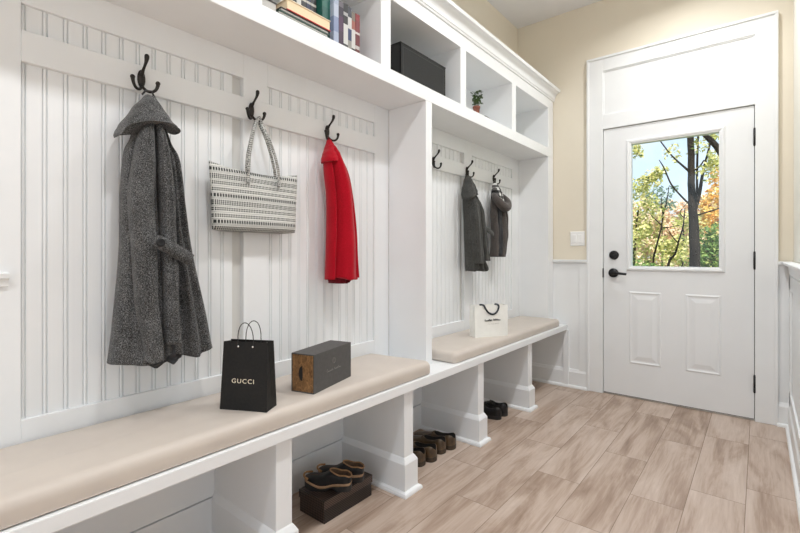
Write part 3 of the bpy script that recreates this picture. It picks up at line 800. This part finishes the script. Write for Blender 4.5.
script(b, .012, .060, .100, .013, -.0372, 5, .0013, ((.05, .9), (.4, .3)))
obj('lettering', b, M['ink'], wb, True)
b = bm_new(); script(b, -.030, .050, .079, .004, -.0378, 8, .0005); obj('lettering', b, M['box_print'], wb, True)

# ------------------------------------------------------------------ wood-ended box
A = R(105.0)
gb = thing('gift_box', 'charcoal gift box with a burl wood end and thumb slot lying on the cushion', 'box', (-1.3395, 1.1665, .567), A)
L_, W_, H_ = .263, .101, .143      # local x = length (away from the camera), local y = width
b = bm_new()
t_ = .004
add_box(b, -L_ / 2, L_ / 2, -W_ / 2, W_ / 2, 0, t_); add_box(b, -L_ / 2, L_ / 2, -W_ / 2, W_ / 2, H_ - t_, H_)
add_box(b, -L_ / 2, L_ / 2, -W_ / 2, -W_ / 2 + t_, t_, H_ - t_); add_box(b, -L_ / 2, L_ / 2, W_ / 2 - t_, W_ / 2, t_, H_ - t_)
add_box(b, L_ / 2 - t_, L_ / 2, -W_ / 2 + t_, W_ / 2 - t_, t_, H_ - t_)
obj('sleeve', b, M['box_grey'], gb, True)
b = bm_new()
add_box(b, -L_ / 2 + .001, -L_ / 2 + .010, -W_ / 2 + t_, W_ / 2 - t_, t_, H_ - t_); e_ = obj('wood_end', b, M['burl'], gb, True)
b = bm_new()
hole = [(-L_ / 2 + .0004, .004 + (.014 * math.cos(q) if math.cos(q) > 0 else .014 * math.cos(q) * .25), .070 + .027 * math.sin(q)) for q in [2 * math.pi * j / 28 for j in range(28)]]
add_rings(b, [hole, [(p[0] + .0010, p[1], p[2]) for p in hole]], smooth=False); obj('thumb_slot', b, M['dark_hole'], e_, True)  # flat dark plate on the wood, painting the shade of a hole
b = bm_new(); yy = -W_ / 2 - .0003
def script_x(bm, x0, x1, z, h, seed, r, tall=()):
    n = 64; pts = []
    for i in range(n + 1):
        t = i / n; a = t * 2 * math.pi * 8
        amp = h * (.45 + .25 * math.sin(7 * t + seed))
        for c, k in tall: amp += h * k * math.exp(-((t - c) / .04) ** 2)
        pts.append((x0 + (x1 - x0) * t + h * .35 * math.cos(a), yy, z + amp * (.5 + .5 * math.sin(a))))
    add_tube(bm, pts, r, 6)
script_x(b, -.048, -.006, .060, .009, 2, .0008, ((.02, .8),)); script_x(b, .004, .050, .060, .009, 4, .0008, ((.05, .8), (.7, .7)))
add_tube(b, [(.002 + .010 * math.cos(q), yy, .096 + .011 * math.sin(q)) for q in [2 * math.pi * j / 24 for j in range(25)]], .0007, 6)
add_tube(b, [(-.004, yy, .090), (-.004, yy, .100), (.002, yy, .104), (.008, yy, .100), (.008, yy, .090), (.002, yy, .086), (-.004, yy, .090)], .0008, 6)
obj('printed_crest', b, M['box_print'], gb, True)

# ------------------------------------------------------------------ shoe box
sb = thing('shoe_box', 'dark brown woven-pattern shoe box on the floor under the bench', 'box', (-1.4215, 1.317, 0))
b = bm_new(); add_box(b, -.0765, .0765, -.139, .139, 0, .066, .001, 1); obj('box_body', b, M['woven'], sb, True)
b = bm_new(); add_box(b, -.0795, .0795, -.142, .142, .058, .092, .0015, 1); obj('lid', b, M['woven'], sb, True)

# ------------------------------------------------------------------ shoes
def shoe_parts(root, stations, sole_h, mats, heel=None, edge=None, bumper=None, L=None):
    """stations: (x, half width, collar height, opening half width, inner height)"""
    st = catmull(stations, 5)
    up = bm_new(); ln = bm_new(); K = 9
    outs_l, ins, outs_r = [], [], []
    for x, w, hc, g, hi in st:
        g = max(.0015, min(g, w * .92)); z0 = sole_h(x)
        ol = []
        for i in range(K):
            a = i / (K - 1)
            yy = w * (1.0 + .10 * math.sin(math.pi * a * .8)) * (1 - a ** 2.4) + g * a ** 2.4
            ol.append((x, -yy, z0 + (hc - z0) * (math.sin(a * math.pi / 2) ** .9)))
        outs_l.append(ol); outs_r.append([(x, -p[1], p[2]) for p in ol])
        inn = []
        for i in range(9):
            a = -1 + 2 * i / 8
            inn.append((x, g * a, hc - (hc - max(hi, z0 + .003)) * (1 - a ** 4)))
        ins.append(inn)
    for s in (outs_l, outs_r): add_rings(up, s, closed=False, cap=False)
    for s in (0, -1):
        vs = [up.verts.new(p) for p in outs_l[s] + outs_r[s][::-1]]
        up.faces.new(vs)
    add_rings(ln, ins, closed=False, cap=False)
    bmesh.ops.remove_doubles(up, verts=up.verts[:], dist=.0002)
    u = obj('upper', up, mats[0], root, True)
    obj('lining', ln, mats[1], u, True)
    # sole
    so = bm_new()
    def outline(dz, ex, zf):
        l = [(x, -(w + ex), zf(x)) for x, w, *_ in st]; r = [(x, (w + ex), zf(x)) for x, w, *_ in st][::-1]
        return l + r
    add_rings(so, [outline(0, .001, lambda x: 0 if heel is None else heel(x)), outline(0, .002, lambda x: sole_h(x) - (.007 if edge else 0))], smooth=False)
    obj('sole', so, mats[2], root, True)
    if edge:
        ed = bm_new()
        add_rings(ed, [outline(0, .0035, lambda x: sole_h(x) - .007), outline(0, .0045, lambda x: sole_h(x) - .002), outline(0, .001, lambda x: sole_h(x) + .003)], smooth=True)
        obj('midsole', ed, edge, root, True)

# low brown loafers, toes to the wall (local +x = toe)
lo = thing('loafer', '', 'shoe', (0, 0, 0), 0)
ST = [(0.000, .004, .060, .002, .058), (.003, .016, .068, .011, .056), (.010, .026, .076, .018, .045), (.026, .0335, .078, .023, .028), (.060, .034, .066, .025, .026), (.100, .030, .060, .023, .026), (.125, .033, .064, .014, .040), (.140, .036, .062, .004, .060),
      (.175, .041, .050, .002, .049), (.215, .041, .040, .002, .039), (.245, .034, .033, .002, .032), (.266, .020, .027, .002, .026), (.274, .006, .022, .002, .021)]
shl = lambda x: .014 + (.010 if x < .075 else max(0, .010 * (1 - (x - .075) / .03)))
shoe_parts(lo, ST, shl, (M['shoe_brown'], M['lining_dark'], M['sole_brown']), heel=lambda x: 0.0 if (x < .078 or x > .11) else .004)
b = bm_new(); add_tube(b, catmull([(.135, -.030, .052), (.138, -.015, .0625), (.139, 0, .0645), (.138, .015, .0625), (.135, .030, .052)], 4), .006, 8, .35, (0, 0, 1)); obj('strap', b, M['shoe_brown'], lo, True)
TW = R(180)
spots = [(-1.323, 1.826, TW + .05, 'brown leather loafer nearest the camera in the row of four under the bench'), (-1.305, 1.902, TW + .02, 'second brown loafer from the camera in the row of four'),
         (-1.318, 2.010, TW + .04, 'third brown loafer from the camera in the row of four'), (-1.304, 2.086, TW, 'brown loafer farthest from the camera in the row of four')]
for i, (x, y, a, lb) in enumerate(spots):
    if i == 0: lo.location = (x, y, 0); lo.rotation_euler = (0, 0, a); lo['label'] = lb; lo['group'] = 'brown loafers under the bench'
    else: dup(lo, (x, y, 0), a, lb, 'brown loafers under the bench')

# black sneakers
sn = thing('sneaker', 'black sneaker whose long side faces the camera, in the far bench compartment', 'shoe', (-1.306, 2.660, 0), R(194), 'black sneakers under the bench')
ST2 = [(0.000, .004, .055, .002, .054), (.003, .015, .064, .010, .056), (.010, .025, .074, .016, .05), (.026, .0325, .078, .021, .034), (.055, .033, .070, .022, .032), (.085, .033, .068, .020, .034), (.110, .034, .080, .013, .066), (.130, .036, .076, .004, .074),
       (.170, .040, .062, .002, .061), (.210, .041, .050, .002, .049), (.245, .034, .042, .002, .041), (.266, .020, .034, .002, .033), (.276, .006, .028, .002, .027)]
shs = lambda x: .024 - .006 * min(1, x / .2)
shoe_parts(sn, ST2, shs, (M['shoe_black'], M['lining_dark'], M['sole_black']), heel=lambda x: .0 if x < .2 else .004)
for i in range(4):
    b = bm_new(); x = .118 + .018 * i; z = .0835 - .0085 * i
    add_tube(b, [(x, -.020, z - .012), (x + .002, -.010, z - .002), (x + .003, 0, z), (x + .002, .010, z - .002), (x, .020, z - .012)], .0028, 8); obj('lace', b, M['cord'], sn, True)
dup(sn, (-1.300, 2.738, 0), R(188), 'black sneaker behind the other one, nearer the door, under the bench', 'black sneakers under the bench')

# black and tan clogs on the shoe box (toes to the wall)
cl = thing('clog', 'black clog with tan trim at the front edge of the shoe box', 'shoe', (0, 0, 0), 0, 'black clogs on the shoe box')
ST3 = [(0.000, .010, .056, .006, .053), (.006, .022, .064, .017, .050), (.025, .029, .070, .023, .044), (.055, .031, .070, .024, .042), (.082, .031, .078, .020, .044), (.098, .032, .082, .013, .070), (.112, .034, .076, .004, .074),
       (.140, .038, .060, .002, .059), (.165, .039, .055, .002, .054), (.190, .037, .054, .002, .053), (.210, .030, .052, .002, .051), (.225, .018, .048, .002, .047), (.231, .005, .044, .002, .043)]
shc = lambda x: .034 - .014 * math.exp(-((x - .135) / .05) ** 2) + .010 * max(0, (x - .15) / .08)
def heelc(x): 
    if x < .065: return 0.0
    if x < .115: return .013 * math.sin((x - .065) / .05 * math.pi)
    return .010 * max(0, (x - .185) / .045) ** 1.5
shoe_parts(cl, ST3, shc, (M['shoe_black'], M['clog_inside'], M['sole_black']), heel=heelc, edge=M['tan_edge'])
b = bm_new(); add_tube(b, catmull([(.205, -.034, .050), (.226, -.022, .054), (.235, 0, .056), (.226, .022, .054), (.205, .034, .050)], 4), .0050, 10, .9); obj('toe_bumper', b, M['lining_tan'], cl, True)
b = bm_new(); add_tube(b, catmull([(.006, -.018, .064), (.025, -.0235, .071), (.055, -.0245, .071), (.082, -.020, .079), (.098, -.012, .083), (.104, 0, .085), (.098, .012, .083), (.082, .020, .079), (.055, .0245, .071), (.025, .0235, .071), (.006, .018, .064), (-.002, 0, .062), (.006, -.018, .064)], 4), .0032, 8); obj('collar_trim', b, M['lining_tan'], cl, True)
ca = math.atan2(-.102, -.168)
cl.scale = (.87, .95, .92); cl.location = (-1.328, 1.312, .092); cl.rotation_euler = (0, 0, ca)
dup(cl, (-1.340, 1.400, .092), ca + .06, 'black clog with tan trim behind the other, deeper on the shoe box', 'black clogs on the shoe box')

# ------------------------------------------------------------------ fabric bin, plant, stick
fb = thing('storage_bin', 'charcoal fabric storage bin in the second visible cubby', 'storage box', (-1.475, 1.868, 1.938))
def bin_():
    b = bm_new(); x0, x1, y0, y1, z0, z1 = -1.60, -1.352, 1.670, 2.066, 1.938, 2.107
    add_box(b, x0, x1, y0, y1, z0, z0 + .004)
    add_box(b, x0, x1, y0, y0 + .005, z0, z1, .001, 1); add_box(b, x0, x1, y1 - .005, y1, z0, z1, .001, 1)
    add_box(b, x0, x0 + .005, y0, y1, z0, z1, .001, 1); add_box(b, x1 - .005, x1, y0, y1, z0, z1, .001, 1)
    return b
obj('bin_body', bin_(), M['bin'], fb)
box_obj('lid', (-1.602, -1.350, 1.668, 2.068, 2.106, 2.111), M['bin'], fb, .001, 1)
b = bm_new()
for z0, z1, y0, y1 in ((1.952, 1.954, 1.69, 2.046), (2.091, 2.093, 1.69, 2.046)): add_box(b, -1.352, -1.3510, y0, y1, z0, z1)
for y in (1.69, 2.044): add_box(b, -1.352, -1.3510, y, y + .002, 1.952, 2.093)
obj('stitching', b, simple('grey_stitch', (.05, .052, .05), (.07, .07, .07), 90, .8), fb)

pl = thing('potted_plant', 'tiny green plant in a terracotta pot on the cubby shelf', 'plant', (-1.353, 2.415, 1.938))
b = bm_new(); add_lathe(b, [(.004, 0), (.015, 0), (.0165, .004), (.0205, .036), (.0225, .037), (.023, .047), (.020, .047), (.018, .040), (.002, .040)]); obj('pot', b, M['terracotta'], pl, True)
b = bm_new(); add_lathe(b, [(.001, .039), (.018, .0405), (.012, .043), (.001, .044)], n=16); obj('soil', b, M['soil'], pl, True)
rnd = random.Random(4)
stm = bm_new(); lfv = bm_new()
for i in range(15):
    a = rnd.uniform(0, 6.28); r = rnd.uniform(.006, .034); h = rnd.uniform(.028, .105)
    top = Vector((r * math.cos(a), r * math.sin(a), .042 + h))
    add_tube(stm, [(0.3 * top.x, .3 * top.y, .040), (top.x * .7, top.y * .7, .042 + h * .6), tuple(top)], .0011, 6)
    for k in range(5):
        q = rnd.uniform(0, 6.28); e = rnd.uniform(-.4, .7); ln_ = rnd.uniform(.015, .024); w = ln_ * .42
        d = Vector((math.cos(q) * math.cos(e), math.sin(q) * math.cos(e), math.sin(e))); sd = d.cross(Vector((0, 0, 1))).normalized()
        base = Vector((0, 0, 0)).lerp(top, rnd.uniform(.75, 1.0)); base.z = max(base.z, .05)
        nn = d.cross(sd) * .0025
        ptsL = [base, base + d * ln_ * .35 + sd * w, base + d * ln_ * .75 + sd * w * .8, base + d * ln_, base + d * ln_ * .75 - sd * w * .8, base + d * ln_ * .35 - sd * w]
        top_ = [lfv.verts.new(p + nn * .3) for p in ptsL]; mid = lfv.verts.new(base + d * ln_ * .5 + nn)
        for j in range(6): lfv.faces.new((top_[j], top_[(j + 1) % 6], mid))
obj('stems', stm, M['leaf'], pl, True); obj('leaves', lfv, M['leaf'], pl, True)
b = bm_new(); add_tube(b, catmull([(0, -.055, .004), (.002, -.02, .0045), (-.002, .02, .004), (0, .055, .0035)], 4), [.004, .0045, .004, .0035, .003, .003, .0028, .0027, .0026, .0024, .002, .002, .0015], 8)
o = obj('stick', b, M['stick'], None); o.location = (-1.337, 2.545, 1.938); tag(o, 'small thin dark stick lying on the shelf beside the potted plant', 'stick')

# ------------------------------------------------------------------ books
def spine_mat(name, base, bands):
    m, nt, b = new_mat(name, base, .45)
    v = coords(nt); s = N(nt, 'ShaderNodeSeparateXYZ'); nt.links.new(v, s.inputs[0])
    nt.links.new(ramp(nt, mth(nt, 'DIVIDE', s.outputs[2], .25), bands, 'CONSTANT'), b.inputs['Base Color'])
    return m
M['pages'] = simple('book_pages', (.66, .62, .53), (.74, .70, .61), 200, .8, .1, stretch=(1, 1, 8))
M['pages_cream'] = simple('cream_pages', (.80, .64, .42), (.86, .71, .50), 200, .8, .1, stretch=(1, 1, 8))
M['pages_grey'] = simple('grey_pages', (.48, .47, .45), (.56, .55, .53), 200, .8, .1, stretch=(1, 1, 8))
SH = 1.938
def upright(label, x0, x1, y0, y1, h, base, bands, grp):
    o = thing('book', label, 'book', ((x0 + x1) / 2, (y0 + y1) / 2, SH), 0, grp)
    cv = spine_mat('book_cover', base, bands)
    t = .0022; b = bm_new()
    add_box(b, x0, x1, y0, y0 + t, SH, SH + h); add_box(b, x0, x1, y1 - t, y1, SH, SH + h); add_box(b, x1 - t, x1, y0 + t, y1 - t, SH, SH + h)
    obj('cover', b, cv, o)
    b = bm_new(); add_box(b, x0 + .003, x1 - t, y0 + t, y1 - t, SH + .003, SH + h - .003); obj('pages', b, M['pages'], o)
W1, K1 = (.58, .58, .56), (.012, .012, .014)
gr = 'upright books in the cubby'
F = -1.362
ups = [
    ('teal upright book touching the right end of the flat stack', F - .14, F - .022, 1.203, 1.244, .196, (.02, .16, .13), [(0, (.02, .06, .055)), (.30, (.16, .19, .18)), (.42, (.012, .10, .08)), (.62, (.022, .13, .10))]),
    ('pale lavender upright book beside the teal book', F - .135, F, 1.245, 1.272, .200, (.42, .48, .62), [(0, (.36, .41, .54)), (.25, (.22, .27, .42)), (.5, (.42, .47, .58)), (.7, (.33, .38, .50))]),
    ('dark plum upright book right of the lavender one', F - .135, F, 1.273, 1.300, .200, (.03, .012, .035), [(0, (.035, .014, .04)), (.3, (.06, .02, .06)), (.55, (.02, .012, .03)), (.7, (.10, .09, .11))]),
    ('black upright book with a white lower spine', F - .135, F, 1.301, 1.326, .202, K1, [(0, (.05, .05, .05)), (.12, W1), (.46, K1), (.6, (.35, .35, .35)), (.66, K1)]),
    ('navy and white banded upright book', F - .135, F - .002, 1.327, 1.350, .199, (.02, .03, .07), [(0, (.25, .24, .22)), (.22, (.015, .03, .10)), (.42, (.55, .55, .54)), (.62, (.03, .035, .05))]),
    ('grey and brick-red upright book', F - .135, F - .004, 1.352, 1.374, .188, (.25, .08, .06), [(0, K1), (.12, (.55, .54, .52)), (.45, (.28, .08, .06)), (.6, (.16, .13, .10))]),
    ('dark red upright book at the right end of the row', F - .135, F - .004, 1.376, 1.402, .190, (.14, .008, .012), [(0, (.10, .008, .012)), (.14, (.45, .42, .40)), (.2, (.12, .008, .012)), (.40, (.55, .50, .48)), (.44, (.16, .01, .015)), (.65, (.22, .015, .02))])]
for a in ups: upright(*a, gr)
F2 = -1.413
bk = [(1.020, .030, 'maroon', (.10, .02, .03)), (1.051, .024, 'dark blue', (.02, .03, .09)), (1.076, .020, 'black', K1), (1.097, .022, 'white', W1), (1.120, .024, 'black with white lettering blocks', K1), (1.145, .022, 'navy', (.015, .02, .06)), (1.168, .028, 'charcoal', (.04, .04, .045))]
for i, (y, w, nm, c) in enumerate(bk):
    o2 = [(0, c), (.34, c), (.38, (.6, .6, .58) if c != W1 else (.05, .05, .05)), (.50, c), (.60, (.5, .48, .44)), (.64, c)]
    upright('%s upright book behind the flat stack, %s there' % (nm, ('leftmost', 'second from the left', 'third from the left', 'fourth from the left', 'fifth from the left', 'sixth from the left', 'rightmost')[i] + ''),
            F2 - .115, F2, y, y + w - .001, .216 - .006 * (i % 3), c, o2, 'books standing behind the flat stack')
def flat(label, x0, x1, y0, y1, z0, z1, cov, pages, cov2=None):
    o = thing('book', label, 'book', ((x0 + x1) / 2, (y0 + y1) / 2, z0), 0, 'flat stacked books in the cubby')
    t = .0032
    b = bm_new(); add_box(b, x0, x1, y0, y1, z0, z0 + t); add_box(b, x0, x0 + t, y0, y1, z0 + t, z1 - t)
    if cov2 is None: add_box(b, x0, x1, y0, y1, z1 - t, z1)
    obj('cover', b, cov, o)
    if cov2 is not None:
        b = bm_new(); add_box(b, x0, x1, y0, y1, z1 - t, z1); obj('cover', b, cov2, o)
    b = bm_new(); add_box(b, x0 + t, x1 - .003, y0 + .003, y1 - .003, z0 + t, z1 - t); obj('pages', b, pages, o)
c_dark = simple('dark_green_cover', (.012, .05, .035), (.03, .09, .06), 60, .5)
c_red = simple('red_cover', (.50, .02, .02), (.56, .03, .025), 60, .5)
c_cream = simple('cream_cover', (.70, .60, .45), (.76, .66, .5), 60, .5)
c_grey = simple('grey_cover', (.30, .30, .30), (.36, .36, .36), 60, .5)
c_blk = simple('black_cover', (.02, .02, .022), (.04, .04, .042), 60, .5)
flat('dark green book at the bottom of the flat stack', -1.410, -1.333, .955, 1.190, SH, SH + .0155, c_dark, M['pages_grey'])
flat('grey-paged black book second from the bottom of the flat stack', -1.410, -1.334, .965, 1.195, SH + .0157, SH + .030, c_blk, M['pages_grey'])
flat('thick cream-paged book with a red cover on top of the flat stack', -1.411, -1.331, .990, 1.200, SH + .0302, SH + .072, c_red, M['pages_cream'], c_cream)
flat('light grey book lying at the left end of the cubby', -1.52, -1.336, .888, .950, SH, SH + .034, c_blk, M['pages_grey'])

# ------------------------------------------------------------------ outdoors
b = bm_new(); add_box(b, -30, 30, 3.85, 60, -.5, -.25); o = obj('ground', b, M['grass']); o['kind'] = 'structure'

def at(px, py, Y):            # where a sight line from the doorway meets the depth Y
    r = (px - 400) / 442.5; xc, yc = .7765 * r - .63, .63 * r + .7765
    f = Y / yc
    return Vector((xc * f, Y, 1.08 + (253.5 - py) / 442.5 * f))

def leaves(bm, c, r, n, size, rnd, tint, flat=1.0):
    for _ in range(n):
        while True:
            p = Vector((rnd.uniform(-1, 1), rnd.uniform(-1, 1), rnd.uniform(-1, 1)))
            if p.length < 1: break
        # clump
        p = p * r; p.z *= flat
        ctr = Vector(c) + p
        s = size * rnd.uniform(.6, 1.3)
        d = Vector((rnd.gauss(0, 1), rnd.gauss(0, 1), rnd.gauss(0, .7))).normalized()
        q = d.cross(Vector((rnd.gauss(0, 1), rnd.gauss(0, 1), rnd.gauss(0, 1)))).normalized()
        nrm = d.cross(q) * s * .12
        v = [bm.verts.new(ctr - d * s), bm.verts.new(ctr + q * s * .5 + nrm), bm.verts.new(ctr + d * s), bm.verts.new(ctr - q * s * .5 + nrm)]
        t = min(1, max(0, rnd.gauss(.5, .28)))
        f = bm.faces.new(v)
        for l in f.loops: l[tint] = (t, t, t, 1)

def tree(name, label, cat, base, trunk, branches, blobs, lm, seed, group=None):
    rnd = random.Random(seed)
    t = thing(name, label, cat, base, 0, group)
    b = bm_new()
    pts, rads = trunk
    cp = catmull([tuple(p) + (r,) for p, r in zip(pts, rads)], 4)
    cp = [(p[0] + rnd.gauss(0, .06) * p[3], p[1], p[2], p[3]) for p in cp]
    add_tube(b, [p[:3] for p in cp], [max(.004, p[3]) for p in cp], 10)
    obj('trunk', b, M['bark'], t)
    for bp, br in branches:
        b = bm_new(); cp = catmull([tuple(p) + (r,) for p, r in zip(bp, br)], 4)
        add_tube(b, [p[:3] for p in cp], [max(.003, p[3]) for p in cp], 8)
        obj('branch', b, M['bark'], t)
    if blobs:
        b = bm_new(); tint = b.loops.layers.float_color.new('tint')
        for c, r, n, s in blobs: leaves(b, c, r, n, s, rnd, tint)
        obj('foliage', b, lm, t)
    return t

def px_tree(name, label, cat, Y, trunk, branches, blobs, lm, seed, lsize, dens=1.0, group=None):
    k = Y / 1.18 / 442.5
    tp = [at(x, y, Y) for x, y, r in trunk]; tr = [r * k * (1 if seed == 1 else .62) for *_, r in trunk]
    g = Vector((tp[0].x, Y, -.25)); tp = [g] + tp; tr = [tr[0] * 1.15] + tr
    bs = [([at(x, y, Y + dy) for x, y, r, dy in br], [r * k * .75 for x, y, r, dy in br]) for br in branches]
    rnd = random.Random(seed + 50)
    bl = []
    for x, y, r, n in blobs:
        c = at(x, y, Y); rr = r * k
        bl.append((c, rr, int(n * dens * .55), lsize))
        for _ in range(3):
            o_ = Vector((rnd.gauss(0, .5), rnd.gauss(0, .8), rnd.gauss(0, .45))) * rr
            bl.append((c + o_, rr * .55, int(n * dens * .2), lsize))
    return tree(name, label, cat, tuple(g), (tp, tr), bs, bl, lm, seed, group)

px_tree('tree', 'tall dark-trunked tree right of centre outside the door window', 'tree', 7.5,
        [(695, 262, 4.6), (694, 230, 4.4), (692, 200, 3.4), (691, 165, 3.0), (690, 120, 2.8), (689, 60, 2.4)],
        [[(692, 174, 1.6, 0), (683, 166, 1.3, 0), (672, 156, 1.0, 0), (661, 142, .8, 0), (650, 126, .6, 0)],
         [(694, 214, 2.4, .1), (699, 195, 2.3, .2), (703, 172, 1.7, .2), (709, 148, 1.3, .3), (713, 128, 1.1, .3)],
         [(691, 172, 1.2, 0), (699, 167, 1.0, 0), (704, 160, .8, 0)],
         [(691, 206, 1.3, -.1), (681, 196, 1.1, -.1), (671, 184, 1.0, -.1), (664, 168, .8, -.1), (659, 160, .5, -.1)],
         [(697, 205, 1.6, .2), (697, 170, 1.4, .3), (698, 135, 1.2, .3), (699, 90, 1, .3)],
         [(730, 172, 3.6, -.5), (719, 150, 3.4, -.5), (708, 138, 3.0, -.5), (700, 133, 1.2, -.5), (690, 130, .8, -.4)],
         [(694, 216, 1.0, .1), (708, 212, .9, .1), (720, 208, .7, .1)]],
        [(706, 172, 10, 130), (716, 160, 9, 130), (672, 152, 9, 60), (700, 145, 8, 60), (712, 137, 6, 60)], M['lf_yellow'], 1, .030)
px_tree('tree', 'yellow-green leafy tree at the left of the door window view', 'tree', 9.0,
        [(634, 262, 2.4), (636, 230, 1.8), (639, 205, 1.0)], [],
        [(640, 188, 13, 330), (653, 178, 10, 220), (646, 206, 14, 330), (636, 226, 15, 360), (652, 228, 12, 240), (635, 152, 8, 120), (640, 250, 16, 420), (612, 210, 24, 500), (660, 172, 7, 110)], M['lf_yellow'], 2, .036)
px_tree('tree', 'orange-leaved tree at the right edge of the door window view', 'tree', 11.0,
        [(724, 262, 2.6), (722, 220, 2.2), (720, 180, 1.4)], [],
        [(716, 196, 11, 300), (722, 180, 12, 260), (707, 213, 8, 170), (728, 215, 14, 300), (712, 228, 9, 170)], M['lf_orange'], 3, .042)
px_tree('bush', 'dense green bush low at the right of the door window view', 'bush', 8.2,
        [(712, 268, 1.6), (712, 250, 1.2), (713, 238, .6)], [],
        [(712, 242, 12, 360), (705, 256, 11, 330), (722, 232, 12, 300), (718, 262, 14, 360), (700, 268, 10, 200)], M['lf_green'], 4, .034)
px_tree('tree', 'golden yellow tree behind the thin bare trunks', 'tree', 13.0,
        [(682, 262, 1.8), (683, 235, 1.4), (684, 215, .7)], [],
        [(682, 222, 10, 220), (688, 240, 12, 270), (674, 250, 12, 270), (662, 246, 10, 180), (680, 262, 14, 300), (698, 226, 8, 120)], M['lf_yellow'], 5, .050)
px_tree('tree', 'slender bare forked sapling left of centre outside', 'tree', 8.8,
        [(653, 266, 1.6), (656, 248, 1.4), (661, 228, 1.2), (664, 212, 1.0), (667, 200, .8), (669, 186, .4)],
        [[(662, 226, .8, 0), (655, 219, .6, 0), (648, 212, .4, 0)], [(664, 215, .8, 0), (661, 205, .6, 0), (662, 195, .4, 0)], [(661, 228, .8, 0), (670, 227, .6, 0), (680, 225, .4, 0)]],
        [], None, 6, .03)
px_tree('tree', 'thin leaning dark sapling between the bare sapling and the big trunk', 'tree', 8.4,
        [(668, 268, 2.0), (675, 254, 1.5), (679, 240, 1.2), (683, 226, 1.0), (685, 208, .6)],
        [[(678, 243, .8, 0), (672, 236, .6, 0), (667, 228, .4, 0)], [(684, 218, .6, 0), (680, 212, .5, 0), (687, 203, .3, 0)]],
        [], None, 7, .03)
px_tree('tree', 'grey-green tree seen through the gap left of the big trunk', 'tree', 14.0,
        [(662, 262, 1.2), (662, 225, .9), (662, 200, .5)], [],
        [(660, 196, 9, 140), (668, 203, 8, 110), (650, 198, 8, 110), (672, 190, 5, 50)], M['lf_blue'], 8, .050)
px_tree('bush', 'low green bush at the bottom left of the door window view', 'bush', 8.0,
        [(650, 276, 1.4), (650, 268, 1.0), (650, 262, .5)], [],
        [(648, 270, 10, 220), (635, 268, 12, 260), (660, 272, 9, 160)], M['lf_green'], 9, .034)
hz = [(628, 'leftmost'), (646, 'second from the left'), (664, 'third from the left'), (684, 'fourth from the left'), (704, 'fifth from the left'), (724, 'rightmost')]
for i, (x, nm) in enumerate(hz):
    px_tree('tree', 'distant haze-paled autumn tree on the far slope, %s of that row' % nm, 'tree', 26.0 + (i % 2) * 2,
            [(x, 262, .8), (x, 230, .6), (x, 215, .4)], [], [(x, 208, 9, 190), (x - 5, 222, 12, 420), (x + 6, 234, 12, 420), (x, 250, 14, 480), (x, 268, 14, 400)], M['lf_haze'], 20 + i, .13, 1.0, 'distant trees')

# ------------------------------------------------------------------ light
w = bpy.data.worlds.new('World'); scene.world = w; w.use_nodes = True
nt = w.node_tree; bg = nt.nodes['Background']
tc = N(nt, 'ShaderNodeTexCoord'); sp = N(nt, 'ShaderNodeSeparateXYZ'); nt.links.new(tc.outputs['Generated'], sp.inputs[0])
sky = ramp(nt, sp.outputs[2], [(0.0, (.86, .92, .97)), (.15, (.66, .83, .98)), (.5, (.38, .62, .95)), (1, (.22, .45, .85))])
cn = noise(nt, tc.outputs['Generated'], 5, 5, .55)
mix = N(nt, 'ShaderNodeMix', data_type='RGBA')
nt.links.new(mth(nt, 'MULTIPLY', mth(nt, 'SUBTRACT', cn, .42), 2.2), mix.inputs[0]); mix.clamp_factor = True
nt.links.new(sky, mix.inputs[6]); mix.inputs[7].default_value = (.95, .96, .98, 1)
nt.links.new(mix.outputs[2], bg.inputs[0]); bg.inputs[1].default_value = 1.5

def lamp(name, typ, loc, rot, energy, col=(1, 1, 1), **kw):
    l = bpy.data.lights.new(name, typ); l.energy = energy; l.color = col
    for k, v in kw.items(): setattr(l, k, v)
    o = bpy.data.objects.new(name, l); C.objects.link(o); o.location = loc; o.rotation_euler = rot
    return o
lamp('sun', 'SUN', (2, -4, 12), (R(42), 0, R(28)), 14, (1, .95, .86), angle=R(.6))
for i, y in enumerate((-.7, .6, 1.9, 3.0)):
    lamp('recessed_downlight', 'AREA', (-.36, y, CZ - .012), (0, 0, 0), 15.5, (.98, .99, 1), shape='DISK', size=.17, spread=R(150))
lamp('added_fill', 'AREA', (.2, -2.66, 1.55), (R(90), 0, 0), 9, (.95, .98, 1), shape='RECTANGLE', size=2.7, size_y=2.0)  # soft fill lamp added behind the camera, no known source
lamp('added_fill', 'AREA', (3.06, -.05, 1.55), (0, R(90), 0), 10, (.95, .98, 1), shape='RECTANGLE', size=1.8, size_y=2.4)  # second added fill lamp, out of view in the side room

# ------------------------------------------------------------------ camera
cam = bpy.data.cameras.new('camera'); co = bpy.data.objects.new('camera', cam); C.objects.link(co)
co.location = (0, 0, 1.08); co.rotation_euler = (R(90), 0, R(39.06))
cam.sensor_width = 36; cam.lens = 36 * 442.5 / 800; cam.shift_y = -13 / 800; cam.clip_start = .02
scene.camera = co
vs = scene.view_settings
vs.view_transform = 'Standard'; vs.look = 'None'; vs.gamma = 1; vs.exposure = -0.22; vs.use_curve_mapping = False
scene.cycles.max_bounces = 10; scene.cycles.diffuse_bounces = 6; scene.cycles.transparent_max_bounces = 16
scene.cycles.caustics_reflective = False; scene.cycles.caustics_refractive = False
scene.cycles.sample_clamp_indirect = 8
